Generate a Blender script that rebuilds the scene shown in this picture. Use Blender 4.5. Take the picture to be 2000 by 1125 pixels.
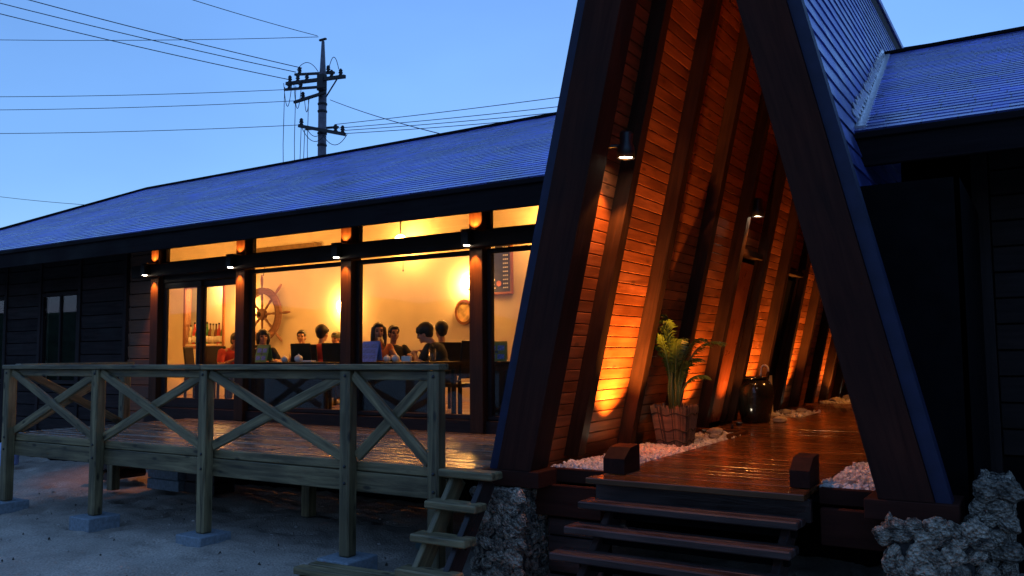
import bpy, bmesh, math, random
from mathutils import Vector, Matrix, noise
random.seed(7)
R = math.radians
scene = bpy.context.scene
for o in list(bpy.data.objects):
    bpy.data.objects.remove(o)
COL = scene.collection

# ------------------------------------------------------------------ camera
cam_d = bpy.data.cameras.new('camera')
cam_d.sensor_width = 36.0
cam_d.lens = 36.0 * 1649.57 / 2000.0
cam_d.clip_start = 0.05
cam_d.clip_end = 3000
cam = bpy.data.objects.new('camera', cam_d)
COL.objects.link(cam)
cam.matrix_world = Matrix(((0.84409552, 0.04891433, 0.53395706, 0.0),
                           (0.53612893, -0.06162001, -0.84188404, 0.0),
                           (-0.00827775, 0.99690038, -0.07823756, 1.65),
                           (0, 0, 0, 1)))
scene.camera = cam

# ------------------------------------------------------------------ sky (dusk, tungsten white balance)
world = bpy.data.worlds.new('World')
scene.world = world
world.use_nodes = True
wn, wl = world.node_tree.nodes, world.node_tree.links
wn.clear()
w_out = wn.new('ShaderNodeOutputWorld')
w_bg = wn.new('ShaderNodeBackground')
w_sky = wn.new('ShaderNodeTexSky')
w_sky.sky_type = 'NISHITA'
w_sky.sun_disc = False
SUN_EL, SUN_AZ = R(-0.6), R(-22.0)
w_sky.sun_elevation = SUN_EL
w_sky.sun_rotation = SUN_AZ
w_sky.air_density = 1.0
w_sky.dust_density = 0.2
w_sky.ozone_density = 3.0
w_mul = wn.new('ShaderNodeMix'); w_mul.data_type = 'RGBA'; w_mul.blend_type = 'MULTIPLY'
w_mul.inputs[0].default_value = 1.0
w_mul.inputs[7].default_value = (0.92, 1.22, 1.36, 1)
# thin even cloud veil
w_tc = wn.new('ShaderNodeTexCoord')
w_map = wn.new('ShaderNodeMapping'); w_map.inputs['Scale'].default_value = (1.0, 1.0, 2.2)
w_noise = wn.new('ShaderNodeTexNoise'); w_noise.inputs['Scale'].default_value = 1.6; w_noise.inputs['Detail'].default_value = 5
w_noise.inputs['Roughness'].default_value = 0.45
w_ramp = wn.new('ShaderNodeMapRange')
w_ramp.inputs[1].default_value = 0.3; w_ramp.inputs[2].default_value = 0.7
w_ramp.inputs[3].default_value = 0.86; w_ramp.inputs[4].default_value = 1.12
w_mul2 = wn.new('ShaderNodeMix'); w_mul2.data_type = 'RGBA'; w_mul2.blend_type = 'MULTIPLY'
w_mul2.inputs[0].default_value = 1.0
wl.new(w_tc.outputs['Generated'], w_map.inputs[0]); wl.new(w_map.outputs[0], w_noise.inputs[0])
wl.new(w_noise.outputs[0], w_ramp.inputs[0])
wl.new(w_sky.outputs[0], w_mul.inputs[6])
w_veil = wn.new('ShaderNodeMix'); w_veil.data_type = 'RGBA'      # even high overcast mixed into the clear sky
w_veil.inputs[0].default_value = 0.45
w_veil.inputs[7].default_value = (0.21, 0.42, 0.86, 1)
wl.new(w_mul.outputs[2], w_veil.inputs[6])
wl.new(w_veil.outputs[2], w_mul2.inputs[6]); wl.new(w_ramp.outputs[0], w_mul2.inputs[7])
wl.new(w_mul2.outputs[2], w_bg.inputs[0])
w_bg.inputs[1].default_value = 0.12
wl.new(w_bg.outputs[0], w_out.inputs[0])

# ------------------------------------------------------------------ the last of the sun, far too low to throw hard shadows
sun_d = bpy.data.lights.new('sun', 'SUN')
sun_d.energy = 0.02
sun_d.angle = R(25)
sun_d.color = (0.5, 0.7, 1.0)
sun = bpy.data.objects.new('sun', sun_d)
COL.objects.link(sun)
sun.rotation_euler = (R(90) - SUN_EL, 0, R(180) - SUN_AZ)

vs = scene.view_settings
vs.view_transform = 'Standard'; vs.look = 'None'; vs.exposure = 3.3; vs.gamma = 1.0
scene.render.engine = 'CYCLES'
scene.cycles.use_denoising = True
scene.cycles.max_bounces = 8
scene.cycles.diffuse_bounces = 4
scene.cycles.glossy_bounces = 4
scene.cycles.transparent_max_bounces = 16
scene.cycles.sample_clamp_indirect = 6.0
scene.cycles.use_light_tree = True
scene.cycles.caustics_reflective = False
scene.cycles.caustics_refractive = False

# ================================================================== helpers
WORLD = {}

def link(o, parent=None, mw=None):
    mw = mw or Matrix.Identity(4)
    COL.objects.link(o)
    if parent is not None:
        o.parent = parent
        o.matrix_parent_inverse = WORLD[parent.name].inverted()
    o.matrix_basis = mw
    WORLD[o.name] = mw
    return o

def tag(o, label=None, cat=None, group=None, kind=None):
    if label: o['label'] = label
    if cat: o['category'] = cat
    if group: o['group'] = group
    if kind: o['kind'] = kind
    return o

def thing(name, loc, label, cat, group=None, rz=0.0):
    o = bpy.data.objects.new(name, None)
    o.empty_display_size = 0.1
    link(o, None, Matrix.Translation(loc) @ Matrix.Rotation(rz, 4, 'Z'))
    return tag(o, label, cat, group)

def mesh_obj(name, me, mat, parent=None, mw=None, smooth=False):
    if mat is not None and not me.materials:
        me.materials.append(mat)
    if smooth:
        for p in me.polygons: p.use_smooth = True
    return link(bpy.data.objects.new(name, me), parent, mw)

def from_data(name, verts, faces, mat, parent=None, mw=None, smooth=False):
    me = bpy.data.meshes.new(name)
    me.from_pydata([tuple(v) for v in verts], [], faces)
    me.update()
    bm = bmesh.new(); bm.from_mesh(me)
    bmesh.ops.recalc_face_normals(bm, faces=bm.faces)
    bm.to_mesh(me); bm.free()
    return mesh_obj(name, me, mat, parent, mw, smooth)

def from_bm(name, bm, mat, parent=None, mw=None, smooth=False):
    me = bpy.data.meshes.new(name)
    bm.to_mesh(me); bm.free()
    return mesh_obj(name, me, mat, parent, mw, smooth)

_bb = {}
def bev_mesh(L, w, h, b=0.006):
    """box with chamfered edges, centred, 44 triangles"""
    key = (round(L, 3), round(w, 3), round(h, 3), round(b, 4))
    if key in _bb: return _bb[key]
    b = min(b, L * .3, w * .3, h * .3)
    V, F, idx = [], [], {}
    hx, hy, hz = L / 2, w / 2, h / 2
    for sx in (-1, 1):
        for sy in (-1, 1):
            for sz in (-1, 1):
                for a in range(3):
                    p = [sx * hx, sy * hy, sz * hz]
                    s = (sx, sy, sz)
                    for k in range(3):
                        if k != a: p[k] -= s[k] * b
                    idx[(sx, sy, sz, a)] = len(V); V.append(p)
    S = (-1, 1)
    for a in range(3):
        o1, o2 = [k for k in range(3) if k != a]
        for s in S:
            q = []
            for t1, t2 in ((-1, -1), (1, -1), (1, 1), (-1, 1)):
                c = [0, 0, 0]; c[a] = s; c[o1] = t1; c[o2] = t2
                q.append(idx[(*c, a)])
            F.append(q)
    for a in range(3):
        o1, o2 = [k for k in range(3) if k != a]
        for s1 in S:
            for s2 in S:
                c0 = [0, 0, 0]; c1 = [0, 0, 0]
                c0[a], c1[a] = -1, 1
                c0[o1] = c1[o1] = s1; c0[o2] = c1[o2] = s2
                F.append([idx[(*c0, o1)], idx[(*c1, o1)], idx[(*c1, o2)], idx[(*c0, o2)]])
    for sx in S:
        for sy in S:
            for sz in S:
                F.append([idx[(sx, sy, sz, a)] for a in range(3)])
    me = bpy.data.meshes.new('box')
    me.from_pydata(V, [], F)
    bm = bmesh.new(); bm.from_mesh(me)
    bmesh.ops.recalc_face_normals(bm, faces=bm.faces)
    bm.to_mesh(me); bm.free()
    _bb[key] = me
    return me

def frame_mat(p0, p1, up):
    p0, p1 = Vector(p0), Vector(p1)
    x = (p1 - p0).normalized()
    z = Vector(up); z = (z - x * z.dot(x)).normalized()
    y = z.cross(x)
    c = (p0 + p1) / 2
    return Matrix(((x.x, y.x, z.x, c.x), (x.y, y.y, z.y, c.y), (x.z, y.z, z.z, c.z), (0, 0, 0, 1)))

_mm = {}
def timber(name, p0, p1, w, h, mat, parent=None, up=(0, 0, 1), b=0.006):
    """a squared timber from p0 to p1; h along 'up', w across"""
    L = (Vector(p1) - Vector(p0)).length
    me = bev_mesh(L, w, h, b)
    key = (me.name, mat.name)
    if key not in _mm:
        if me.materials and me.materials[0] != mat: me = me.copy(); me.materials.clear()
        if not me.materials: me.materials.append(mat)
        _mm[key] = me
    return link(bpy.data.objects.new(name, _mm[key]), parent, frame_mat(p0, p1, up))

def box(name, lo, hi, mat, parent=None, b=0.004):
    lo, hi = Vector(lo), Vector(hi)
    c = (lo + hi) / 2; s = hi - lo
    ax = 0
    if s.y > s.x and s.y >= s.z: ax = 1
    elif s.z > s.x and s.z > s.y: ax = 2
    d = [Vector((1, 0, 0)), Vector((0, 1, 0)), Vector((0, 0, 1))][ax]
    L = s[ax]
    up = Vector((0, 0, 1)) if ax != 2 else Vector((0, 1, 0))
    h = s.z if ax != 2 else s.y
    w = {0: s.y, 1: s.x, 2: s.x}[ax]
    return timber(name, c - d * L / 2, c + d * L / 2, w, h, mat, parent, up, b)

def prism(name, pts, ext, axis, mat, parent=None):
    """polygon pts (3-D, planar) swept by ext; local X runs along axis so that wood grain follows it"""
    pts = [Vector(p) for p in pts]; ext = Vector(ext)
    c = sum(pts, Vector()) / len(pts)
    mw = frame_mat(c - Vector(axis), c + Vector(axis), ext)
    inv = mw.inverted()
    n = len(pts)
    V = [inv @ p for p in pts] + [inv @ (p + ext) for p in pts]
    F = [list(range(n)), list(range(2 * n - 1, n - 1, -1))]
    for i in range(n):
        j = (i + 1) % n
        F.append([i, i + n, j + n, j])
    return from_data(name, V, F, mat, parent, mw)

def lathe(name, prof, mat, parent=None, mw=None, n=32, smooth=True):
    V, F = [], []
    for r, z in prof:
        for k in range(n):
            a = 2 * math.pi * k / n
            V.append((r * math.cos(a), r * math.sin(a), z))
    for i in range(len(prof) - 1):
        for k in range(n):
            k2 = (k + 1) % n
            F.append((i * n + k, i * n + k2, (i + 1) * n + k2, (i + 1) * n + k))
    F.append(list(range(n))[::-1]); F.append([(len(prof) - 1) * n + k for k in range(n)])
    return from_data(name, V, F, mat, parent, mw, smooth)

def tube(pts, rad, n=6):
    pts = [Vector(p) for p in pts]
    V, F = [], []
    m = len(pts)
    prev = None
    for i, p in enumerate(pts):
        d = (pts[min(i + 1, m - 1)] - pts[max(i - 1, 0)]).normalized()
        if prev is None:
            a = d.orthogonal().normalized()
        else:
            a = (prev - d * prev.dot(d)).normalized()
        prev = a
        bq = d.cross(a)
        r = rad[i] if isinstance(rad, (list, tuple)) else rad
        for k in range(n):
            t = 2 * math.pi * k / n
            V.append(p + (a * math.cos(t) + bq * math.sin(t)) * r)
    for i in range(m - 1):
        for k in range(n):
            k2 = (k + 1) % n
            F.append((i * n + k, i * n + k2, (i + 1) * n + k2, (i + 1) * n + k))
    F.append(list(range(n))[::-1]); F.append([(m - 1) * n + k for k in range(n)])
    return V, F

def tube_obj(name, pts, rad, mat, parent=None, n=6, smooth=True):
    V, F = tube(pts, rad, n)
    return from_data(name, V, F, mat, parent, None, smooth)

def copy_tree(root, mw):
    """copy of a thing with its parts and sub-parts, placed at mw"""
    c = root.copy(); COL.objects.link(c); c.matrix_basis = mw
    for ch in root.children:
        d = ch.copy(); COL.objects.link(d); d.parent = c
        for g in ch.children:
            e = g.copy(); COL.objects.link(e); e.parent = d
    return c

# ================================================================== materials
MATS = {}
def new_mat(name):
    m = bpy.data.materials.new(name); m.use_nodes = True
    nt = m.node_tree
    b = nt.nodes['Principled BSDF']
    MATS[name] = m
    return m, nt.nodes, nt.links, b

def wood(name, dark, light, rough=0.6, stretch=14.0, scale=1.6, var=0.35, bump=0.25, rvar=0.2, knots=0.0, spec=0.5):
    m, N, L, b = new_mat(name)
    tc = N.new('ShaderNodeTexCoord'); oi = N.new('ShaderNodeObjectInfo')
    add = N.new('ShaderNodeVectorMath'); add.operation = 'ADD'
    sc = N.new('ShaderNodeVectorMath'); sc.operation = 'SCALE'; sc.inputs['Scale'].default_value = 37.0
    comb = N.new('ShaderNodeCombineXYZ')
    for i in range(3): L.new(oi.outputs['Random'], comb.inputs[i])
    L.new(comb.outputs[0], sc.inputs[0])
    L.new(tc.outputs['Object'], add.inputs[0]); L.new(sc.outputs[0], add.inputs[1])
    mp = N.new('ShaderNodeMapping'); mp.inputs['Scale'].default_value = (scale, scale * stretch, scale * stretch)
    L.new(add.outputs[0], mp.inputs[0])
    n1 = N.new('ShaderNodeTexNoise'); n1.inputs['Scale'].default_value = 1.0; n1.inputs['Detail'].default_value = 7; n1.inputs['Roughness'].default_value = 0.65
    n1.inputs['Distortion'].default_value = 0.6
    L.new(mp.outputs[0], n1.inputs[0])
    n2 = N.new('ShaderNodeTexNoise'); n2.inputs['Scale'].default_value = 2.3; n2.inputs['Detail'].default_value = 3
    L.new(add.outputs[0], n2.inputs[0])
    r = N.new('ShaderNodeValToRGB')
    r.color_ramp.elements[0].position = 0.32; r.color_ramp.elements[0].color = (*dark, 1)
    r.color_ramp.elements[1].position = 0.68; r.color_ramp.elements[1].color = (*light, 1)
    L.new(n1.outputs[0], r.inputs[0])
    hv = N.new('ShaderNodeHueSaturation')
    mr = N.new('ShaderNodeMapRange'); mr.inputs[3].default_value = 1 - var; mr.inputs[4].default_value = 1 + var
    L.new(oi.outputs['Random'], mr.inputs[0])
    mr2 = N.new('ShaderNodeMapRange'); mr2.inputs[1].default_value = 0.3; mr2.inputs[2].default_value = 0.7
    mr2.inputs[3].default_value = 0.7; mr2.inputs[4].default_value = 1.25
    L.new(n2.outputs[0], mr2.inputs[0])
    mm = N.new('ShaderNodeMath'); mm.operation = 'MULTIPLY'
    L.new(mr.outputs[0], mm.inputs[0]); L.new(mr2.outputs[0], mm.inputs[1])
    L.new(mm.outputs[0], hv.inputs['Value']); L.new(r.outputs[0], hv.inputs['Color'])
    col = hv.outputs[0]
    if knots > 0:
        mk = N.new('ShaderNodeMapping'); mk.inputs['Scale'].default_value = (3.5, 9, 9)
        L.new(add.outputs[0], mk.inputs[0])
        vo = N.new('ShaderNodeTexVoronoi'); vo.inputs['Scale'].default_value = 1.0
        L.new(mk.outputs[0], vo.inputs[0])
        kr = N.new('ShaderNodeValToRGB')
        kr.color_ramp.elements[0].position = 0.10; kr.color_ramp.elements[0].color = (0.1, 0.1, 0.1, 1)
        kr.color_ramp.elements[1].position = 0.19; kr.color_ramp.elements[1].color = (1, 1, 1, 1)
        L.new(vo.outputs['Distance'], kr.inputs[0])
        kx = N.new('ShaderNodeMix'); kx.data_type = 'RGBA'; kx.blend_type = 'MULTIPLY'; kx.inputs[0].default_value = knots
        L.new(col, kx.inputs[6]); L.new(kr.outputs[0], kx.inputs[7])
        col = kx.outputs[2]
    L.new(col, b.inputs['Base Color'])
    rr = N.new('ShaderNodeMapRange'); rr.inputs[1].default_value = 0.3; rr.inputs[2].default_value = 0.7
    rr.inputs[3].default_value = max(0.04, rough - rvar); rr.inputs[4].default_value = rough + rvar
    L.new(n2.outputs[0], rr.inputs[0]); L.new(rr.outputs[0], b.inputs['Roughness'])
    b.inputs['Specular IOR Level'].default_value = spec
    bp = N.new('ShaderNodeBump'); bp.inputs['Strength'].default_value = bump; bp.inputs['Distance'].default_value = 0.01
    L.new(n1.outputs[0], bp.inputs['Height']); L.new(bp.outputs[0], b.inputs['Normal'])
    return m

def plain(name, col, rough=0.5, metal=0.0, nscale=8.0, var=0.25, bump=0.1, spec=0.5):
    m, N, L, b = new_mat(name)
    tc = N.new('ShaderNodeTexCoord')
    n1 = N.new('ShaderNodeTexNoise'); n1.inputs['Scale'].default_value = nscale; n1.inputs['Detail'].default_value = 6
    L.new(tc.outputs['Object'], n1.inputs[0])
    r = N.new('ShaderNodeValToRGB')
    r.color_ramp.elements[0].position = 0.3; r.color_ramp.elements[0].color = (*[c * (1 - var) for c in col], 1)
    r.color_ramp.elements[1].position = 0.7; r.color_ramp.elements[1].color = (*[min(1, c * (1 + var)) for c in col], 1)
    L.new(n1.outputs[0], r.inputs[0]); L.new(r.outputs[0], b.inputs['Base Color'])
    b.inputs['Roughness'].default_value = rough; b.inputs['Metallic'].default_value = metal
    b.inputs['Specular IOR Level'].default_value = spec
    if bump:
        bp = N.new('ShaderNodeBump'); bp.inputs['Strength'].default_value = bump; bp.inputs['Distance'].default_value = 0.02
        L.new(n1.outputs[0], bp.inputs['Height']); L.new(bp.outputs[0], b.inputs['Normal'])
    return m

def wet(m, w=1.0, r=0.12):
    b = m.node_tree.nodes['Principled BSDF']
    b.inputs['Coat Weight'].default_value = w; b.inputs['Coat Roughness'].default_value = r
    return m

def emit(name, col, strength):
    m, N, L, b = new_mat(name)
    b.inputs['Base Color'].default_value = (0.9, 0.9, 0.9, 1)
    b.inputs['Emission Color'].default_value = (*col, 1)
    b.inputs['Emission Strength'].default_value = strength
    return m

WARM = (1.0, 0.47, 0.10)
AMBER = (1.0, 0.32, 0.045)

m_deck = wood('deck_board_wood', (0.085, 0.07, 0.05), (0.24, 0.19, 0.13), rough=0.24, rvar=0.07, var=0.35, bump=0.3)
m_rail = wood('weathered_green_timber', (0.045, 0.034, 0.014), (0.27, 0.21, 0.10), rough=0.6, var=0.2, bump=0.3, knots=0.85)
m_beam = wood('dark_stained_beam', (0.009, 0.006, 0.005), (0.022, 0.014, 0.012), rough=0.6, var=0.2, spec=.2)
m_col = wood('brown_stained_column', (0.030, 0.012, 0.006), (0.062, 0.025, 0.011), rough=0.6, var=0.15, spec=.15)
m_portal = wood('portal_timber', (0.024, 0.007, 0.0045), (0.044, 0.013, 0.008), rough=0.75, var=0.1, bump=0.2, rvar=0.1, spec=0.12)
m_raft = wood('rafter_timber', (0.016, 0.007, 0.004), (0.042, 0.017, 0.009), rough=0.6, var=0.25, bump=0.2, spec=.15)
m_plank = wood('red_brown_wall_plank', (0.16, 0.044, 0.013), (0.33, 0.098, 0.030), rough=0.5, var=0.30, bump=0.25, stretch=10, knots=0.55)
m_walk = wood('wet_walkway_wood', (0.06, 0.022, 0.008), (0.17, 0.065, 0.02), rough=0.16, rvar=0.11, var=0.22, bump=0.5, stretch=7)
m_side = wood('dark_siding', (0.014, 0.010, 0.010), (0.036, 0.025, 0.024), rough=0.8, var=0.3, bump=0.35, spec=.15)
m_side_lit = wood('lamplit_siding', (0.08, 0.035, 0.018), (0.15, 0.065, 0.03), rough=0.7, var=0.25, bump=0.35)  # lighter copy of the siding, the nearby lamp's glow put into its colour
m_step = wood('dark_step_wood', (0.020, 0.012, 0.010), (0.06, 0.035, 0.03), rough=0.4, var=0.25, bump=0.4, spec=.35)
m_trim = plain('blue_grey_trim', (0.010, 0.013, 0.04), 0.6, spec=.3)
m_under = plain('roof_underlay', (0.02, 0.02, 0.025), 0.8)
def shingle(name, col, rough, metal, width=.23):
    m, N, L, b = new_mat(name)
    tc = N.new('ShaderNodeTexCoord'); oi = N.new('ShaderNodeObjectInfo')
    sx = N.new('ShaderNodeSeparateXYZ'); L.new(tc.outputs['Object'], sx.inputs[0])
    dv = N.new('ShaderNodeMath'); dv.operation = 'DIVIDE'; dv.inputs[1].default_value = width; L.new(sx.outputs[0], dv.inputs[0])
    ad = N.new('ShaderNodeMath'); ad.operation = 'MULTIPLY_ADD'; ad.inputs[1].default_value = 53.0; L.new(oi.outputs['Random'], ad.inputs[0]); L.new(dv.outputs[0], ad.inputs[2])
    fl_ = N.new('ShaderNodeMath'); fl_.operation = 'FLOOR'; L.new(ad.outputs[0], fl_.inputs[0])
    fr_ = N.new('ShaderNodeMath'); fr_.operation = 'FRACT'; L.new(ad.outputs[0], fr_.inputs[0])
    cb = N.new('ShaderNodeCombineXYZ'); L.new(fl_.outputs[0], cb.inputs[0]); L.new(oi.outputs['Random'], cb.inputs[1])
    wn_ = N.new('ShaderNodeTexWhiteNoise'); L.new(cb.outputs[0], wn_.inputs[0])
    mr = N.new('ShaderNodeMapRange'); mr.inputs[3].default_value = .62; mr.inputs[4].default_value = 1.25; L.new(wn_.outputs[0], mr.inputs[0])
    jn = N.new('ShaderNodeMath'); jn.operation = 'GREATER_THAN'; jn.inputs[1].default_value = .045; L.new(fr_.outputs[0], jn.inputs[0])
    jm = N.new('ShaderNodeMapRange'); jm.inputs[3].default_value = .3; jm.inputs[4].default_value = 1; L.new(jn.outputs[0], jm.inputs[0])
    n1 = N.new('ShaderNodeTexNoise'); n1.inputs['Scale'].default_value = 1.1; n1.inputs['Detail'].default_value = 7
    ge = N.new('ShaderNodeNewGeometry'); L.new(ge.outputs['Position'], n1.inputs[0])
    st_ = N.new('ShaderNodeMapRange'); st_.inputs[1].default_value = .3; st_.inputs[2].default_value = .7; st_.inputs[3].default_value = .65; st_.inputs[4].default_value = 1.2; L.new(n1.outputs[0], st_.inputs[0])
    m1 = N.new('ShaderNodeMath'); m1.operation = 'MULTIPLY'; L.new(mr.outputs[0], m1.inputs[0]); L.new(st_.outputs[0], m1.inputs[1])
    m2 = N.new('ShaderNodeMath'); m2.operation = 'MULTIPLY'; L.new(m1.outputs[0], m2.inputs[0]); L.new(jm.outputs[0], m2.inputs[1])
    hv = N.new('ShaderNodeHueSaturation'); hv.inputs['Color'].default_value = (*col, 1); L.new(m2.outputs[0], hv.inputs['Value'])
    L.new(hv.outputs[0], b.inputs['Base Color'])
    rr = N.new('ShaderNodeMapRange'); rr.inputs[3].default_value = rough - .08; rr.inputs[4].default_value = rough + .14; L.new(wn_.outputs[0], rr.inputs[0])
    L.new(rr.outputs[0], b.inputs['Roughness']); b.inputs['Metallic'].default_value = metal
    return m
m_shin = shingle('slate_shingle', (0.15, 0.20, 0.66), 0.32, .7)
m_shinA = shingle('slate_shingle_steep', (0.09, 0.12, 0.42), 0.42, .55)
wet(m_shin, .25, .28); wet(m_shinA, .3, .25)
m_flash = plain('pale_metal_flashing', (0.60, 0.62, 0.66), 0.35, metal=0.1)
wet(m_flash, 1.0, .2)
m_black = plain('black_powder_coat', (0.012, 0.012, 0.014), 0.4)
m_dark = plain('dark_void_board', (0.005, 0.0045, 0.005), 0.9, spec=.05)
m_conc = plain('grey_concrete', (0.20, 0.24, 0.27), 0.85, nscale=30, var=0.25, bump=0.4)
m_wall = plain('cream_plaster', (0.72, 0.66, 0.56), 0.85, nscale=2.5, var=0.05, bump=0.05)
m_floor = wood('interior_floor', (0.10, 0.06, 0.03), (0.22, 0.13, 0.07), rough=0.4)
m_furn = plain('black_brown_furniture', (0.018, 0.012, 0.010), 0.45, spec=.1)
m_white = plain('white_ceramic', (0.8, 0.8, 0.8), 0.25, var=0.03, bump=0)
m_wheel = wood('turned_wheel_wood', (0.16, 0.075, 0.05), (0.30, 0.15, 0.10), rough=0.45)
m_frame = wood('reddish_frame_wood', (0.18, 0.06, 0.02), (0.30, 0.11, 0.04), rough=0.45)
m_door = wood('red_door_wood', (0.19, 0.045, 0.016), (0.33, 0.085, 0.03), rough=0.4, stretch=18)
m_pole = plain('pole_concrete', (0.10, 0.10, 0.13), 0.7)
m_wire = plain('black_cable', (0.012, 0.012, 0.016), 0.7, bump=0)
m_jar = plain('black_glaze', (0.014, 0.012, 0.009), 0.14, nscale=5, var=0.5, bump=0.12)
m_reed = wood('reed_wrap', (0.09, 0.055, 0.032), (0.22, 0.13, 0.075), rough=0.65, var=0.3)
m_rope = plain('dark_rope', (0.03, 0.018, 0.012), 0.8)
m_leaf = plain('palm_leaf', (0.075, 0.13, 0.022), 0.4, nscale=6, var=0.4)
m_stem = plain('palm_stem', (0.10, 0.13, 0.03), 0.5)
m_rock = plain('pale_coral_rock', (0.38, 0.33, 0.28), 0.85, nscale=14, var=0.35, bump=0.6)
m_gravel = plain('white_coral_gravel', (0.55, 0.52, 0.48), 0.8, nscale=9, var=0.4, bump=0.2)
m_mortar = plain('dark_mortar', (0.025, 0.022, 0.02), .9, nscale=30, var=.5, bump=.6)
m_soil = plain('soil', (0.04, 0.03, 0.02), 0.9)
m_blue = plain('pale_blue_plastic', (0.35, 0.42, 0.75), 0.4)

def coral_stone(name):
    m, N, L, b = new_mat(name)
    tc = N.new('ShaderNodeTexCoord'); oi = N.new('ShaderNodeObjectInfo')
    add = N.new('ShaderNodeVectorMath'); add.operation = 'ADD'
    s9 = N.new('ShaderNodeVectorMath'); s9.operation = 'SCALE'; s9.inputs['Scale'].default_value = 40
    L.new(oi.outputs['Location'], s9.inputs[0])
    L.new(tc.outputs['Object'], add.inputs[0]); L.new(s9.outputs[0], add.inputs[1])
    vo = N.new('ShaderNodeTexVoronoi'); vo.inputs['Scale'].default_value = 3.2
    n = N.new('ShaderNodeTexNoise'); n.inputs['Scale'].default_value = 1.3; n.inputs['Detail'].default_value = 8; n.inputs['Roughness'].default_value = 0.66
    L.new(add.outputs[0], vo.inputs[0]); L.new(add.outputs[0], n.inputs[0])
    mx = N.new('ShaderNodeMath'); mx.operation = 'MULTIPLY'
    L.new(vo.outputs['Distance'], mx.inputs[0]); L.new(n.outputs[0], mx.inputs[1])
    r = N.new('ShaderNodeValToRGB')
    r.color_ramp.elements[0].position = 0.40; r.color_ramp.elements[0].color = (0.07, 0.055, 0.038, 1)
    r.color_ramp.elements[1].position = 0.60; r.color_ramp.elements[1].color = (0.68, 0.58, 0.44, 1)
    L.new(n.outputs[0], r.inputs[0])
    hv = N.new('ShaderNodeHueSaturation')
    mr = N.new('ShaderNodeMapRange'); mr.inputs[3].default_value = 0.55; mr.inputs[4].default_value = 1.35
    L.new(oi.outputs['Random'], mr.inputs[0]); L.new(mr.outputs[0], hv.inputs['Value']); L.new(r.outputs[0], hv.inputs['Color'])
    L.new(hv.outputs[0], b.inputs['Base Color']); b.inputs['Roughness'].default_value = 0.85
    bp = N.new('ShaderNodeBump'); bp.inputs['Strength'].default_value = 1.0; bp.inputs['Distance'].default_value = 0.16
    L.new(mx.outputs[0], bp.inputs['Height']); L.new(bp.outputs[0], b.inputs['Normal'])
    return m
m_stone = coral_stone('coral_stone')

def sand_mat():
    m, N, L, b = new_mat('damp_sand')
    tc = N.new('ShaderNodeTexCoord')
    n1 = N.new('ShaderNodeTexNoise'); n1.inputs['Scale'].default_value = 1.3; n1.inputs['Detail'].default_value = 8
    n2 = N.new('ShaderNodeTexNoise'); n2.inputs['Scale'].default_value = 55; n2.inputs['Detail'].default_value = 4
    L.new(tc.outputs['Object'], n1.inputs[0]); L.new(tc.outputs['Object'], n2.inputs[0])
    r = N.new('ShaderNodeValToRGB')
    r.color_ramp.elements[0].position = 0.3; r.color_ramp.elements[0].color = (0.34, 0.28, 0.22, 1)
    r.color_ramp.elements[1].position = 0.7; r.color_ramp.elements[1].color = (0.54, 0.455, 0.37, 1)
    L.new(n1.outputs[0], r.inputs[0])
    r2 = N.new('ShaderNodeValToRGB')
    r2.color_ramp.elements[0].position = 0.3; r2.color_ramp.elements[0].color = (0.6, 0.6, 0.6, 1)
    r2.color_ramp.elements[1].position = 0.6; r2.color_ramp.elements[1].color = (1, 1, 1, 1)
    L.new(n2.outputs[0], r2.inputs[0])
    mx = N.new('ShaderNodeMix'); mx.data_type = 'RGBA'; mx.blend_type = 'MULTIPLY'; mx.inputs[0].default_value = 1
    L.new(r.outputs[0], mx.inputs[6]); L.new(r2.outputs[0], mx.inputs[7])
    L.new(mx.outputs[2], b.inputs['Base Color']); b.inputs['Roughness'].default_value = 0.9
    bp = N.new('ShaderNodeBump'); bp.inputs['Strength'].default_value = 0.6; bp.inputs['Distance'].default_value = 0.02
    L.new(n2.outputs[0], bp.inputs['Height']); L.new(bp.outputs[0], b.inputs['Normal'])
    return m
m_sand = sand_mat()

def glass(name, tint=(1, 1, 1)):
    m, N, L, b = new_mat(name)
    out = N['Material Output'] if 'Material Output' in N else None
    N.remove(b)
    tr = N.new('ShaderNodeBsdfTransparent'); tr.inputs[0].default_value = (*tint, 1)
    gl = N.new('ShaderNodeBsdfGlossy'); gl.inputs['Roughness'].default_value = 0.02
    fr = N.new('ShaderNodeFresnel'); fr.inputs[0].default_value = 1.5
    ge = N.new('ShaderNodeNewGeometry'); ir = N.new('ShaderNodeMapRange')     # same reflectance on both faces of the thin pane
    ir.inputs[3].default_value = 1.5; ir.inputs[4].default_value = 1 / 1.5
    L.new(ge.outputs['Backfacing'], ir.inputs[0]); L.new(ir.outputs[0], fr.inputs[0])
    mx = N.new('ShaderNodeMixShader')
    L.new(fr.outputs[0], mx.inputs[0]); L.new(tr.outputs[0], mx.inputs[1]); L.new(gl.outputs[0], mx.inputs[2])
    L.new(mx.outputs[0], out.inputs[0])
    return m
m_glass = glass('window_glass', (0.97, 0.98, 0.97))
m_cup = glass('drinking_glass', (0.985, 0.98, 0.96))

# ================================================================== geometry constants
SL = 0.236                       # A-frame slope, metres of x for each metre of z
ZB = 0.82                        # deck and walkway level
LX, RX, AX = -3.44, -0.575, -2.0075   # outer A-frame faces at ZB, and the ridge
def lx(z): return LX + SL * (z - ZB)
def rx(z): return RX - SL * (z - ZB)
APEX = ZB + (AX - LX) / SL
HALL_Y0, HALL_Y1 = 5.2, 17.6
EY, EZ, RY, RZ = 6.5, 3.25, 12.2, 5.65       # wing eave and ridge
PITCH = (RZ - EZ) / (RY - EY)
FAC = 7.5                        # glazed front of the wing
FLOOR = 0.87

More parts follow.
